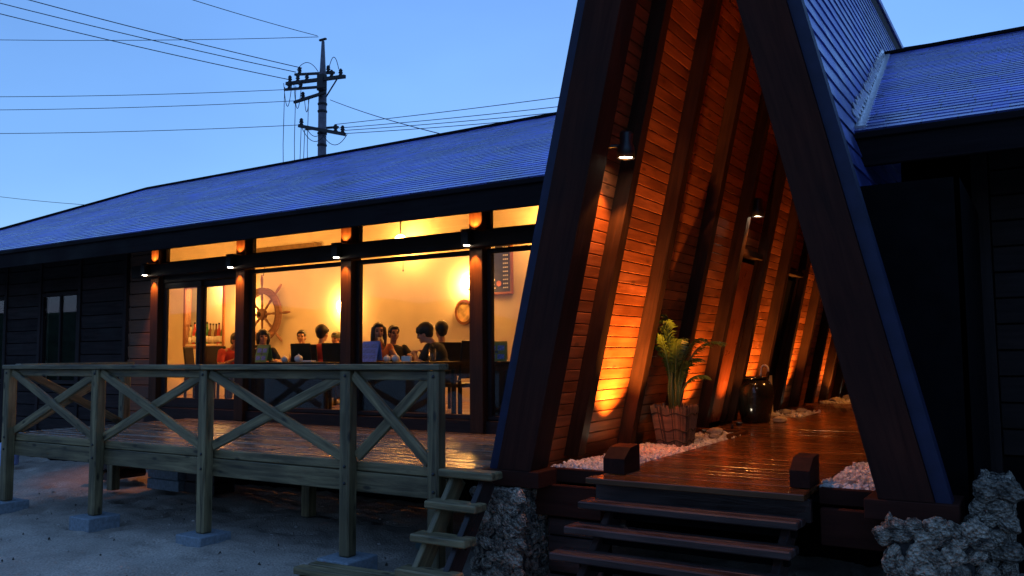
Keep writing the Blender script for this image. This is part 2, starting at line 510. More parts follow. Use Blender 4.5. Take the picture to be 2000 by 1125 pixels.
# ================================================================== ground
def axis_lines(lo, hi, step, far):
    a = []
    v = lo
    while v < hi: a.append(v); v += step
    a.append(hi)
    s = step; l = lo; left = []
    while l > -far: s *= 1.35; l -= s; left.append(l)
    s = step; h = hi; right = []
    while h < far: s *= 1.35; h += s; right.append(h)
    return left[::-1] + a + right

def build_ground():
    xs = axis_lines(-14.5, 1.5, 0.055, 900)
    ys = axis_lines(2.5, 9.0, 0.055, 900)
    V, F = [], []
    for y in ys:
        for x in xs:
            z = 0.0
            if -20 < x < 6 and -3 < y < 14:
                z += 0.045 * noise.noise(Vector((x * .55, y * .55, 0)))
                z += 0.030 * noise.noise(Vector((x * 2.3, y * 2.3, 3.1)))
                z += 0.022 * noise.noise(Vector((x * 6.5, y * 6.5, 7.7)))
                c = noise.noise(Vector((x * 3.4, y * 3.4, 11)))
                if c > .25: z -= (c - .25) * .15          # scuffed foot marks
                z += 0.10 * max(0, min(1, (y - 6.3) / 1.6)) * max(0, min(1, (-9.5 - x) / 1.5))   # heaped against the wall
                z -= 0.03
            V.append((x, y, z))
    nx = len(xs)
    for j in range(len(ys) - 1):
        for i in range(nx - 1):
            a = j * nx + i
            F.append((a, a + 1, a + nx + 1, a + nx))
    o = from_data('sand_ground', V, F, m_sand, smooth=True)
    tag(o, 'pale damp sand around and under the deck', 'sand', kind='structure')
build_ground()

def far_rise():
    # low wooded rise on the seaward side, behind the viewer: the glass front mirrors its outline
    V, F = [], []
    n = 120
    for k in range(n + 1):
        a = R(150) + R(240) * k / n
        d = Vector((math.cos(a), math.sin(a), 0))
        h = 6.0 + 2.2 * noise.noise(Vector((a * 3, 0, 0))) + 1.4 * noise.noise(Vector((a * 11, 2, 0))) + .8 * noise.noise(Vector((a * 37, 5, 0)))
        for r, z in ((62, -.3), (66, h * .55), (72, h), (84, h * .9), (110, -.3)):
            V.append(d * r + Vector((0, 0, z)))
    for k in range(n):
        for q in range(4):
            i = k * 5 + q
            F.append((i, i + 5, i + 6, i + 1))
    tag(from_data('wooded_hill', V, F, plain('far_woodland', (.03, .045, .02), .9, nscale=.8, var=.5, bump=.5, spec=.1)), 'low dark wooded rise behind the viewer', 'hill', kind='structure')
far_rise()

# ================================================================== shingled slopes
def course(name, a0, a1, upv, nrm, mat, parent, exp, thick, seg=0.3, rnd=None):
    """one row of shingles from a0 to a1 (its lower edge), running up along upv"""
    rnd = rnd or random
    a0, a1 = Vector(a0), Vector(a1); upv = Vector(upv).normalized(); nrm = Vector(nrm).normalized()
    mw = frame_mat(a0, a1, nrm); inv = mw.inverted()
    n = max(2, int((a1 - a0).length / seg))
    V, F = [], []
    for i in range(n + 1):
        t = i / n
        p = a0.lerp(a1, t) + upv * rnd.uniform(-.005, .005)
        th = thick * rnd.uniform(.93, 1.07)
        V += [inv @ (p - nrm * .008), inv @ (p + nrm * th), inv @ (p + upv * (exp * 1.12) + nrm * .002)]
    for i in range(n):
        k = 3 * i
        F += [(k, k + 3, k + 4, k + 1), (k + 1, k + 4, k + 5, k + 2)]
    return from_data(name, V, F, mat, parent, mw)

def slab(name, quad, th, mat, parent):
    """thick sheet: quad of four points, swept by th (vector)"""
    q = [Vector(p) for p in quad]; th = Vector(th)
    V = q + [p + th for p in q]
    F = [(0, 1, 2, 3), (7, 6, 5, 4)] + [(i, i + 4, (i + 1) % 4 + 4, (i + 1) % 4) for i in range(4)]
    return from_data(name, V, F, mat, parent)

upF = Vector((0, RY - EY, RZ - EZ)).normalized()
nF = Vector((0, -(RZ - EZ), RY - EY)).normalized()
SLOPE = math.hypot(RY - EY, RZ - EZ)

def wing_roof(parent, xa, xb, fit):
    """front and back slopes, courses, fascia, ridge; fit(z) trims the end that meets the A-frame"""
    def P(y, z, e):
        if fit == 'left': return (xa if e == 0 else lx(z) - .012, y, z)
        return (rx(z) + .012 if e == 0 else xb, y, z)
    roof = slab('roof', [P(EY, EZ, 0), P(EY, EZ, 1), P(RY, RZ, 1), P(RY, RZ, 0)], (0, 0, -.13), m_under, parent)
    exp = 0.142
    n = int(SLOPE / exp)
    for k in range(n + 1):
        s = k * exp - .03
        y, z = EY + upF.y * s, EZ + upF.z * s + .012
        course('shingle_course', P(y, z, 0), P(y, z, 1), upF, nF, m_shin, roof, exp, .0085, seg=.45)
    by = RY + (RY - EY)
    slab('back_roof', [P(RY, RZ, 0), P(RY, RZ, 1), P(by, EZ, 1), P(by, EZ, 0)], (0, 0, -.13), m_shin, parent)
    r0, r1 = P(RY, RZ, 0), P(RY, RZ, 1)
    timber('ridge_cap', (r0[0], RY, RZ + .02), (r1[0], RY, RZ + .02), .16, .045, m_fascia, parent)
    e0, e1 = P(EY, EZ, 0), P(EY, EZ, 1)
    timber('fascia', (e0[0], EY - .02, EZ - .155), (e1[0], EY - .02, EZ - .155), .04, .22, m_fascia, parent)
    timber('gutter_board', (e0[0], EY - .045, EZ - .04), (e1[0], EY - .045, EZ - .04), .05, .05, m_fascia, parent)
    # boarded soffit
    for i in range(7):
        y = EY + .075 + i * .14
        z = EZ - .16 + (y - EY) * PITCH
        timber('soffit_board', (e0[0], y, z), (min(e1[0], lx(z) - .05) if fit == 'left' else e1[0], y, z), .13, .02, m_beam, parent, up=nF)
    return roof

m_fascia = wood('navy_black_fascia', (0.007, 0.005, 0.006), (0.014, 0.010, 0.011), rough=0.75, var=0.1, spec=.08)

# ================================================================== restaurant wing (left)
rest = thing('restaurant_building', (-10.5, FAC, 0), 'long low timber restaurant with glowing glass front and slate roof, left of the entrance', 'building')
wing_roof(rest, -18.0, 0, 'left')
# gable verge
timber('verge_board', (-18.03, EY, EZ - .06), (-18.03, RY, RZ - .06), .04, .24, m_fascia, rest)
CX = [-10.70, -8.89, -7.02, -5.14, -3.90]
for x in CX[:4]:
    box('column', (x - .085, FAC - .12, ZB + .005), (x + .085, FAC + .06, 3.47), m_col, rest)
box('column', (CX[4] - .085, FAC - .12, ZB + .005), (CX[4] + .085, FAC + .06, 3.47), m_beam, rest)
timber('crossbeam', (-11.1, FAC - .17, 2.87), (-3.95, FAC - .17, 2.87), .10, .17, m_beam, rest)
timber('sill', (-10.95, FAC - .005, .80), (-3.9, FAC - .005, .80), .13, .30, m_beam, rest)
timber('head_beam', (-11.0, FAC + .02, 3.44), (-3.9, FAC + .02, 3.44), .08, .10, m_beam, rest)

def window(parent, x0, x1, z0, z1, y, fr=.05, mat=None, pane=True, name='window'):
    mat = mat or m_beam
    w = timber(name, (x0, y, z0 + fr / 2), (x1, y, z0 + fr / 2), .07, fr, mat, parent)
    timber('frame', (x0, y, z1 - fr / 2), (x1, y, z1 - fr / 2), .07, fr, mat, w)
    timber('frame', (x0 + fr / 2, y, z0 + fr), (x0 + fr / 2, y, z1 - fr), fr, .07, mat, w, up=(0, 1, 0))
    timber('frame', (x1 - fr / 2, y, z0 + fr), (x1 - fr / 2, y, z1 - fr), fr, .07, mat, w, up=(0, 1, 0))
    if pane:
        box('pane', (x0 + fr, y - .004, z0 + fr), (x1 - fr, y + .004, z1 - fr), m_glass, w, b=.001)
    return w
for i in range(4):
    x0, x1 = CX[i] + .088, CX[i + 1] - .088
    window(rest, x0, x1, 2.955, 3.388, FAC, .045)
    if i > 0:
        window(rest, x0, x1, .955, 2.783, FAC, .05)
# glazed sliding doors in the first bay
box('door_head', (-10.61, FAC - .05, 2.70), (-8.98, FAC + .05, 2.80), m_beam, rest)
for j, (x0, x1) in enumerate(((-10.61, -9.78), (-9.85, -8.98))):
    y = FAC - .02 + .05 * j
    d = timber('sliding_door', (x0, y, 1.02), (x1, y, 1.02), .04, .14, m_beam, rest)
    timber('top_rail', (x0, y, 2.655), (x1, y, 2.655), .04, .085, m_beam, d)
    for xs in (x0 + .045, x1 - .045):
        timber('stile', (xs, y, 1.09), (xs, y, 2.61), .09, .04, m_beam, d, up=(0, 1, 0))
    box('pane', (x0 + .09, y - .004, 1.09), (x1 - .09, y + .004, 2.612), m_glass, d, b=.001)
    box('door_handle', (x1 - .055, y - .045, 1.55), (x1 - .03, y - .02, 1.85), m_black, d)

# plank walls left of the glass
def plank_bay(parent, x0, x1, z0, z1, y, h, mat, skew=.012):
    wall = box('wall', (x0, y + .03, z0), (x1, y + .10, z1), m_dark, parent)
    z = z0
    k = 0
    while z < z1 - .02:
        hh = min(h, z1 - z)
        timber('plank', (x0 + random.uniform(0, .006), y + .012, z + hh / 2), (x1 - random.uniform(0, .006), y + .012, z + hh / 2), .026, hh - .012, mat, wall,
               up=(0, -skew / h * 1.0, 1), b=.004)
        z += hh; k += 1
    return wall
plank_bay(rest, -11.50, -10.80, .30, 3.45, FAC + .02, .19, m_side_lit)
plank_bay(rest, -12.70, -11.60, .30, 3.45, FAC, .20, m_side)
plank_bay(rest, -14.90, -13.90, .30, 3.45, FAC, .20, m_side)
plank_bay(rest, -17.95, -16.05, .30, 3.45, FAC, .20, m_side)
for x0, x1 in ((-13.84, -12.78), (-15.98, -14.96)):
    plank_bay(rest, x0, x1, .30, 1.22, FAC, .20, m_side)
    plank_bay(rest, x0, x1, 2.72, 3.45, FAC, .20, m_side)
    w = window(rest, x0, x1, 1.24, 2.70, FAC + .03, .06, m_side)
    timber('mullion', ((x0 + x1) / 2, FAC + .03, 1.3), ((x0 + x1) / 2, FAC + .03, 2.64), .05, .05, m_side, w, up=(0, 1, 0))
    box('dark_backing', (x0, FAC + .12, 1.22), (x1, FAC + .14, 2.72), m_dark, w)  # added black board so these windows look dark despite the lit room
for x in (-11.55, -12.74, -13.87, -14.93, -16.015, -17.97):
    box('corner_trim', (x - .04, FAC - .025, .28), (x + .04, FAC + .05, 3.46), m_side, rest)
box('skirt', (-17.95, FAC + .11, -.2), (-3.7, FAC + .16, .82), m_dark, rest)
# room inside
box('floor', (-16.9, FAC + .06, FLOOR - .06), (-3.75, 11.5, FLOOR), m_floor, rest)
def back_wall():
    NX0, NX1, NZ0, NZ1 = -15.55, -14.35, 1.92, 3.12      # serving hatch
    y0, y1 = 11.5, 11.62
    top = EZ + (y0 - EY) * PITCH - .14
    box('wall', (-16.9, y0, FLOOR - .05), (NX0, y1, top), m_wall, rest, b=.001)
    box('wall', (NX1, y0, FLOOR - .05), (-3.2, y1, top), m_wall, rest, b=.001)
    box('wall', (NX0, y0, FLOOR - .05), (NX1, y1, NZ0), m_wall, rest, b=.001)
    box('wall', (NX0, y0, NZ1), (NX1, y1, top), m_wall, rest, b=.001)
    h = box('serving_hatch', (NX0 - .05, y0 - .03, NZ0 - .10), (NX1 + .05, 11.95, NZ0 - .04), m_frame, rest)
    for x in (NX0 - .03, NX1 + .03):
        box('frame', (x - .03, y0 - .03, NZ0 - .04), (x + .03, y1 + .01, NZ1), m_frame, h)
    box('frame', (NX0 - .06, y0 - .03, NZ1), (NX1 + .06, y1 + .01, NZ1 + .06), m_frame, h)
    box('hatch_back', (NX0 - 1.6, 12.1, 1.2), (NX1 + .3, 12.13, 3.6), m_wall, h)
    return NX0, NX1, NZ0
NX0, NX1, NZ0 = back_wall()
def zr(y): return EZ + (y - EY) * PITCH - .17
slab('end_wall', [(-16.95, FAC + .16, FLOOR), (-16.95, 11.5, FLOOR), (-16.95, 11.5, zr(11.5)), (-16.95, FAC + .16, zr(FAC + .16))], (-.03, 0, 0), m_wall, rest)
from_data('gable_wall', [(-17.96, FAC, 0), (-17.96, 16.9, 0), (-17.96, 16.9, zr(FAC)), (-17.96, RY, zr(RY)), (-17.96, FAC, zr(FAC))], [(0, 1, 2, 3, 4)], m_side, rest)
slab('ceiling', [(-17, FAC + .05, EZ + (FAC + .05 - EY) * PITCH - .16), (-3.2, FAC + .05, EZ + (FAC + .05 - EY) * PITCH - .16),
                 (-2.9, 12.15, EZ + (12.15 - EY) * PITCH - .16), (-17, 12.15, EZ + (12.15 - EY) * PITCH - .16)], (0, 0, .01), m_wall, rest)
slab('end_wall', [(-3.62, FAC + .05, FLOOR), (-3.62, 11.5, FLOOR), (lx(5.2) - .25, 11.5, 5.2), (lx(3.5) - .25, FAC + .05, 3.5)], (-.03, 0, 0), m_wall, rest)
slab('inner_lining', [(-16.95, FAC + .15, FLOOR), (-10.98, FAC + .15, FLOOR), (-10.98, FAC + .15, 3.52), (-16.95, FAC + .15, 3.52)], (0, .02, 0), m_wall, rest)

# ================================================================== entrance hall (A-frame)
hall = thing('entrance_hall', (AX, HALL_Y0, 0), 'steep timber A-frame entrance hall with lit plank walls and slate sides', 'building')
uL = Vector((SL, 0, 1)).normalized(); inL = Vector((1, 0, -SL)).normalized()
uR = Vector((-SL, 0, 1)).normalized(); inR = Vector((-1, 0, -SL)).normalized()
for side in (0, 1):
    fx = lx if side == 0 else rx
    sg = 1 if side == 0 else -1
    u, inn = (uL, inL) if side == 0 else (uR, inR)
    roof = slab('roof', [(fx(.6), HALL_Y0 + .12, .6), (fx(.6), HALL_Y1, .6), (AX, HALL_Y1, APEX), (AX, HALL_Y0 + .12, APEX)], (sg * .07, 0, 0), m_under, hall)
    if side == 1 or side == 0:
        exp = .168
        n = int((APEX - .6) * math.hypot(1, SL) / exp)
        for k in range(n):
            s = k * exp
            p = Vector((fx(.6), 0, .6)) + u * s - inn * .008
            a, b = (Vector((p.x, HALL_Y0 + .16, p.z)), Vector((p.x, HALL_Y1, p.z)))
            if side == 0: a, b = b, a
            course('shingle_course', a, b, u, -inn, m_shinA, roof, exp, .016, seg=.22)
    wall = slab('wall', [(fx(.7) + sg * .072, HALL_Y0 + .25, .7), (fx(.7) + sg * .072, HALL_Y1 - .02, .7), (fx(APEX - .4) + sg * .072, HALL_Y1 - .02, APEX - .4), (fx(APEX - .4) + sg * .072, HALL_Y0 + .25, APEX - .4)], (sg * .012, 0, 0), m_dark, hall)
    ph = .092
    n = int((APEX - 1.5 - ZB) * math.hypot(1, SL) / ph)
    DOORS = ((9.05, 9.83, 2.78), (11.0, 11.8, 2.72)) if side == 0 else ()
    for k in range(n):
        s = (k + .5) * ph
        p = Vector((fx(ZB - .1) + sg * .098, 0, ZB - .1)) + u * s
        spans = [(HALL_Y0 + .26, HALL_Y1 - .05)]
        if DOORS and p.z < 2.75:
            spans = [(HALL_Y0 + .26, 9.02), (9.86, 10.97), (11.83, HALL_Y1 - .05)]
        for ya, yb in spans:
            timber('plank', (p.x, ya, p.z), (p.x, yb, p.z), .018, ph - .006, m_plank, wall, up=u, b=.004)
    # rafters
    y = 6.0
    while y < HALL_Y1 - .2:
        zi = ZB + (AX - sg * .235 - fx(ZB)) / (sg * SL) - .02
        zo = ZB + (AX - sg * .086 - fx(ZB)) / (sg * SL) - .02
        pts = [(fx(ZB + .02) + sg * .108, y, ZB + .02), (fx(ZB + .02) + sg * .235, y, ZB + .02), (AX - sg * .004, y, zi), (AX - sg * .004, y, zo)]
        prism('rafter', pts, (0, .115, 0), u, m_raft, hall)
        y += .98
    # portal leg at the front
    zi = ZB + (AX - sg * .285 - fx(ZB)) / (sg * SL)
    pts = [(fx(ZB), HALL_Y0, ZB), (fx(ZB) + sg * .285, HALL_Y0, ZB), (AX - sg * .003, HALL_Y0, zi), (AX - sg * .003, HALL_Y0, APEX + .05)]
    prism('portal_leg', pts, (0, .24, 0), u, m_portal, hall)
    pts = [(fx(ZB - .02) - sg * .085, HALL_Y0 + .03, ZB - .02), (fx(ZB - .02) - sg * .004, HALL_Y0 + .03, ZB - .02), (AX - sg * .004, HALL_Y0 + .03, APEX + .06), (AX - sg * .004, HALL_Y0 + .03, APEX + .41)]
    prism('verge_trim', pts, (0, .12, 0), u, m_trim, hall)
    # sole plate under the leg
    xa, xb = sorted((fx(ZB) - sg * .12, fx(ZB) + sg * .36))
    box('sole_plate', (xa, HALL_Y0 - .02, ZB - .115), (xb, HALL_Y0 + .36, ZB - .003), m_portal, hall)
# thin metal edge up the steep slope
pts = [rx(.9) + .012, rx(APEX) + .012]
tube_obj('edge_flashing', [(rx(.9) + .02, HALL_Y0 + .16, .9), (rx(APEX) + .02, HALL_Y0 + .16, APEX)], .011, m_flash, hall)
timber('ridge_cap', (AX, HALL_Y0, APEX + .05), (AX, HALL_Y1, APEX + .05), .2, .08, m_shinA, hall)
# far gable
from_data('end_wall', [(lx(.7) + .09, HALL_Y1 - .03, .7), (rx(.7) - .09, HALL_Y1 - .03, .7), (AX, HALL_Y1 - .03, APEX - .4)], [(0, 1, 2)], m_plank, hall)
# red door and a black-filled doorway in the left wall of the hall
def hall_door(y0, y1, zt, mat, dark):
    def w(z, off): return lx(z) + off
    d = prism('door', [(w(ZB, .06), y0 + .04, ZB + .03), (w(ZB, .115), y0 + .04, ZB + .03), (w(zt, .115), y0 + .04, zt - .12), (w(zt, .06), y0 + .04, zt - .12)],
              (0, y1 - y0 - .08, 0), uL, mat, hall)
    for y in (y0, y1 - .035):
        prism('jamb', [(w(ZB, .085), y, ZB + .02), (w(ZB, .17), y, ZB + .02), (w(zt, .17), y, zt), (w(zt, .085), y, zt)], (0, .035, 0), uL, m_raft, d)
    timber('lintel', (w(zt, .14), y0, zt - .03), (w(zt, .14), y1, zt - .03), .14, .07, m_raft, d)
hall_door(9.05, 9.83, 2.78, m_door, False)
hall_door(11.0, 11.8, 2.72, m_dark, True)  # black panel standing in for the darkness of an open doorway

# ================================================================== right wing
right = thing('side_wing', (1.0, FAC, 0), 'dark timber wing under a slate roof, right of the entrance', 'building')
wing_roof(right, 0, 6.5, 'right')
def fl(z, s): return (rx(z) + s, EY + (z - EZ) / PITCH, z)
# pale stepped metal flashing where the slope meets the steep roof
fx0, fx1 = fl(EZ + .01, .05), fl(RZ, .05)
slab('valley_flashing', [fl(EZ + .04, .012), fl(EZ + .04, .09), fl(RZ, .085), fl(RZ, .012)], (0, -.012, .028), m_flash, right)
for k in range(26):
    z = EZ + .12 + k * (RZ - EZ - .2) / 26
    y = EY + (z - EZ) / PITCH
    zz = z + .075 + random.uniform(-.02, .02)
    timber('flashing_tab', (rx(zz) + .03, y - .10 - random.uniform(0, .07), zz), (rx(zz) + .03, y + .10, zz + .02), .012, .05 + random.uniform(0, .03), m_flash, right, up=(-SL, 0, 1))
wl_ = plank_bay(right, -.34, 5.5, .85, 3.45, FAC, .20, m_beam)
box('corner_post', (-.46, FAC - .05, .5), (-.345, FAC + .12, 3.45), m_beam, right)
box('wall', (-1.0, FAC + .3, .2), (-.46, FAC + .36, 3.5), m_dark, right)
slab('side_wall', [(rx(.3) + .02, 5.80, .3), (-.42, 5.80, .3), (-.42, 5.80, 2.72), (rx(2.72) + .02, 5.80, 2.72)], (0, .03, 0), m_dark, right)
slab('side_wall', [(-.42, 5.80, .3), (-.42, FAC - .06, .3), (-.42, FAC - .06, 2.72), (-.42, 5.80, 2.72)], (-.03, 0, 0), m_dark, right)
box('skirt', (-.46, FAC + .02, -.2), (5.5, FAC + .10, .84), m_dark, right)
box('back_wall', (-.6, 12.0, 0), (6.4, 12.1, 5.4), m_dark, right)

# ================================================================== timber deck with cross-braced railing
DY = 5.1
PX = [-9.86, -8.16, -6.48, -4.74, -3.86]
deck = thing('timber_deck', (-6.9, DY, 0), 'raised weathered timber deck with cross-braced railing in front of the glass', 'deck')
nb = 17
y = DY + .12
i = 0
while y < FAC - .16:
    # each row butts two boards together
    cut = -7.0 + 1.6 * math.sin(i * 2.4)
    for xa, xb in ((-9.95, cut - .003), (cut + .003, -3.62 if y < 5.55 else -3.56)):
        z = ZB - .02 + random.uniform(-.004, .004)
        timber('board', (xa, y, z), (xb, y, z + random.uniform(-.003, .003)), .133, .036, m_deck, deck, b=.011)
    y += .137; i += 1
timber('board', (-9.95, 7.384, ZB - .02), (-3.60, 7.384, ZB - .02), .076, .036, m_deck, deck, b=.007)
timber('front_beam', (-9.93, DY + .015, ZB - .045), (-3.72, DY + .015, ZB - .045), .05, .075, m_rail, deck)
timber('front_beam', (-9.93, DY - .0, ZB - .165), (-3.80, DY - .0, ZB - .165), .06, .155, m_rail, deck)
for yy in (6.3, 7.3):
    timber('under_beam', (-9.9, yy, ZB - .13), (-3.8, yy, ZB - .13), .07, .15, m_rail, deck)
timber('end_beam', (-9.94, DY + .05, ZB - .12), (-9.94, FAC - .1, ZB - .12), .05, .16, m_rail, deck)
for k, x in enumerate(PX):
    lo = -.02 if k < 4 else .0
    timber('post', (x, DY - .075, lo + .10), (x, DY - .075, 1.535), .105, .105, m_rail, deck, up=(0, 1, 0), b=.012)
for po in [c for c in deck.children if c.name.startswith('post')]:
    x = WORLD[po.name].translation.x
    for dz in (1.49, ZB - .04, ZB - .17):
        lathe('bolt', [(.001, 0), (.013, 0), (.013, .006), (.007, .010), (.001, .011)], m_black, po, Matrix.Translation((x + .012, DY - .1278, dz)) @ Matrix.Rotation(math.pi / 2, 4, 'X'), 8)
for x in (-9.86, -8.16, -6.48, -4.74):
    timber('inner_post', (x, 6.3, .02), (x, 6.3, ZB - .21), .11, .11, m_rail, deck, up=(0, 1, 0))
timber('top_rail', (-9.93, DY - .075, 1.555), (-6.50, DY - .075, 1.557), .125, .046, m_rail, deck)
timber('top_rail', (-6.495, DY - .075, 1.557), (-3.79, DY - .075, 1.560), .125, .046, m_rail, deck)
timber('rail_apron', (-9.86, DY - .052, 1.495), (-3.9, DY - .052, 1.495), .035, .072, m_rail, deck)
def xbrace(a, b):
    zt, zb = 1.50, ZB + .03
    a, b = Vector(a), Vector(b)
    d = (b - a).normalized(); nrm = Vector((-d.y, d.x, 0))
    for j, (p, q) in enumerate((((a, zt), (b, zb)), ((a, zb), (b, zt)))):
        off = nrm * (.021 if j else -.021)
        p0 = Vector((p[0].x, p[0].y, p[1])) + off; p1 = Vector((q[0].x, q[0].y, q[1])) + off
        timber('brace', p0 + d * .06, p1 - d * .06, .04, .085, m_rail, deck)
for k in range(4):
    xbrace((PX[k], DY - .055, 0), (PX[k + 1], DY - .055, 0))
# return of the railing at the far end
timber('post', (-9.86, 6.42, ZB), (-9.86, 6.42, 1.545), .105, .105, m_rail, deck, up=(0, 1, 0), b=.012)
timber('top_rail', (-9.86, DY, 1.566), (-9.86, 6.50, 1.570), .125, .046, m_rail, deck)
xbrace((-9.86, DY, 0), (-9.86, 6.42, 0))

for k, x in enumerate(PX[:4]):
    lab = ['square concrete footing under the leftmost deck post', 'square concrete footing under the second deck post from the left',
           'square concrete footing under the middle deck post', 'shadowed concrete footing behind the loose boards, under a deck post'][k]
    f = box('concrete_footing', (x - .15 - .02, DY - .075 - .17, -.06), (x + .17, DY - .075 + .17, .078), m_conc, None, b=.008)
    tag(f, lab, 'footing', 'concrete footings under the deck posts')

# loose boards lying on the sand in front
pile = thing('board_pile', (-4.35, 4.5, 0), 'small pile of loose green-grey boards lying on the sand', 'timber')
for k, (y, z, x0, x1, w) in enumerate(((4.37, .06, -4.62, -3.0, .10), (4.47, .065, -4.60, -3.0, .09), (4.56, .07, -4.66, -3.1, .085), (4.41, .125, -4.64, -3.0, .10), (4.52, .13, -4.61, -3.2, .09))):
    timber('board', (x0, y, z), (x1, y + .05, z + .008), w, .05, m_rail, pile)

# open ladder stair from the deck to the sand
lad = thing('ladder_stair', (-3.53, 4.9, 0), 'narrow open wooden stair of worn treads between the deck and the stone pier', 'stairs')
for k in range(6):
    y, z = 5.0 - .16 * k, ZB + .012 - .2 * k
    if z < -.1: break
    timber('tread', (-3.775, y + .0, z - .03), (-3.315 + random.uniform(-.02, .02), y, z - .03 + random.uniform(-.004, .004)), .15, .055, m_rail, lad, b=.01)
for x in (-3.68, -3.42):
    timber('stringer', (x, 5.06, ZB - .06), (x, 5.06 - .16 * 4.3, ZB - .06 - .2 * 4.3), .045, .15, m_step if x > -3.5 else m_rail, lad, up=(0, -.2, .16))

# ================================================================== walkway, beds and steps of the hall
walk = tag(thing('walkway', (AX, 5.2, 0), 'wet dark timber walkway leading into the hall', 'walkway'), kind='structure')
y = 5.19
while y < HALL_Y1 - .1:
    if y < 6.95: xa, xb = -2.66, -1.27
    elif y < 8.75: xa, xb = -2.66, -.78
    elif y < 11.2: xa, xb = -3.22, -.78
    elif y < 12.3: xa, xb = -2.72, -.78
    elif y < 14.3: xa, xb = -3.22, -.78
    else: xa, xb = -2.72, -.78
    if y < 5.3: xb = -1.25; xa = -2.68
    timber('board', (xa, y, ZB - .022 + random.uniform(-.002, .002)), (xb, y, ZB - .022 + random.uniform(-.002, .002)), .138, .04, m_walk, walk, b=.005)
    y += .142
timber('platform_edge', (-3.22, 8.70, ZB + .012), (-2.67, 8.70, ZB + .012), .05, .05, m_walk, walk)
timber('platform_edge', (-2.70, 8.2, ZB - .0), (-2.70, 8.67, ZB - .0), .05, .06, m_walk, walk)
# substructure: edge joists, dark lining
timber('bed_edge', (-3.10, 5.47, ZB - .05), (-2.68, 5.47, ZB - .05), .05, .10, m_portal, walk)
timber('bed_edge', (-1.24, 5.47, ZB - .05), (-.90, 5.47, ZB - .05), .05, .10, m_portal, walk)
timber('joist', (-3.25, 5.40, ZB - .22), (-2.69, 5.40, ZB - .22), .06, .22, m_portal, walk)
timber('joist', (-1.22, 5.40, ZB - .22), (-.60, 5.40, ZB - .22), .06, .22, m_portal, walk)
timber('joist', (-2.68, 5.30, ZB - .12), (-1.25, 5.30, ZB - .12), .05, .14, m_step, walk)
box('bed_floor', (-3.4, 5.5, ZB - .10), (-.66, HALL_Y1 - .1, ZB - .06), m_dark, walk)
box('lining', (-3.18, 5.5, -.1), (-2.70, 5.56, .55), m_dark, walk)
for k in range(4):
    z = .14 + k * .13
    timber('lining_board', (-3.16, 5.46, z), (-2.72, 5.46, z), .025, .12, m_step, walk)
box('lining', (-3.4, 7.3, -.1), (-.6, 7.36, .7), m_dark, walk)

st = thing('entrance_steps', (-1.95, 4.9, 0), 'broad dark open-riser wooden steps up to the walkway', 'steps')
for k in range(1, 6):
    yf, zt = 5.12 - .17 * k, ZB - .13 * k
    xl, xr = -2.64 - .012 * k, -1.25
    timber('tread', (xl, yf + .05, zt - .024), (xr, yf + .05, zt - .024), .095, .048, m_step, st, b=.008)
    timber('tread', (xl, yf + .152, zt - .026), (xr, yf + .152, zt - .026), .095, .048, m_step, st, b=.008)
    timber('riser_cleat', (xl + .12, yf + .19, zt - .09), (xr - .05, yf + .19, zt - .09), .03, .07, m_dark, st)
for x in (-2.50, -1.36):
    timber('stringer', (x, 5.24, ZB - .20), (x, 5.24 - .17 * 5.5, ZB - .20 - .13 * 5.5), .05, .15, m_step, st, up=(0, -.13, .17))

# the two shaped end blocks at the head of the steps
for j, (x0, x1) in enumerate(((-2.66, -2.50), (-1.39, -1.27))):
    pts = [(x0, 5.36, ZB + .002), (x0, 5.36, ZB + .105), (x0, 5.47, ZB + .175), (x0, 5.62, ZB + .185), (x0, 5.62, ZB + .002)]
    o = prism('end_block', pts, (x1 - x0, 0, 0), (0, 1, 0), m_portal)
    tag(o, ['dark slope-topped timber block at the left head of the steps', 'dark slope-topped timber block at the right head of the steps'][j], 'block', 'blocks at the head of the steps')

# ================================================================== stones, gravel, rocks
def stone_mesh(seed, sub=2, flat=.72):
    bm = bmesh.new()
    bmesh.ops.create_icosphere(bm, subdivisions=sub, radius=1)
    off = Vector((seed * 3.7, seed * 1.9, seed * 5.3))
    for v in bm.verts:
        n = noise.noise(v.co * 1.1 + off) * .32 + noise.noise(v.co * 2.9 + off) * .22
        v.co *= 1 + n
        v.co.z *= flat
    me = bpy.data.meshes.new('stone')
    bm.to_mesh(me); bm.free()
    for p in me.polygons: p.use_smooth = True
    return me
STONES = [stone_mesh(i, 3) for i in range(10)]
for m in STONES: m.materials.append(m_stone)

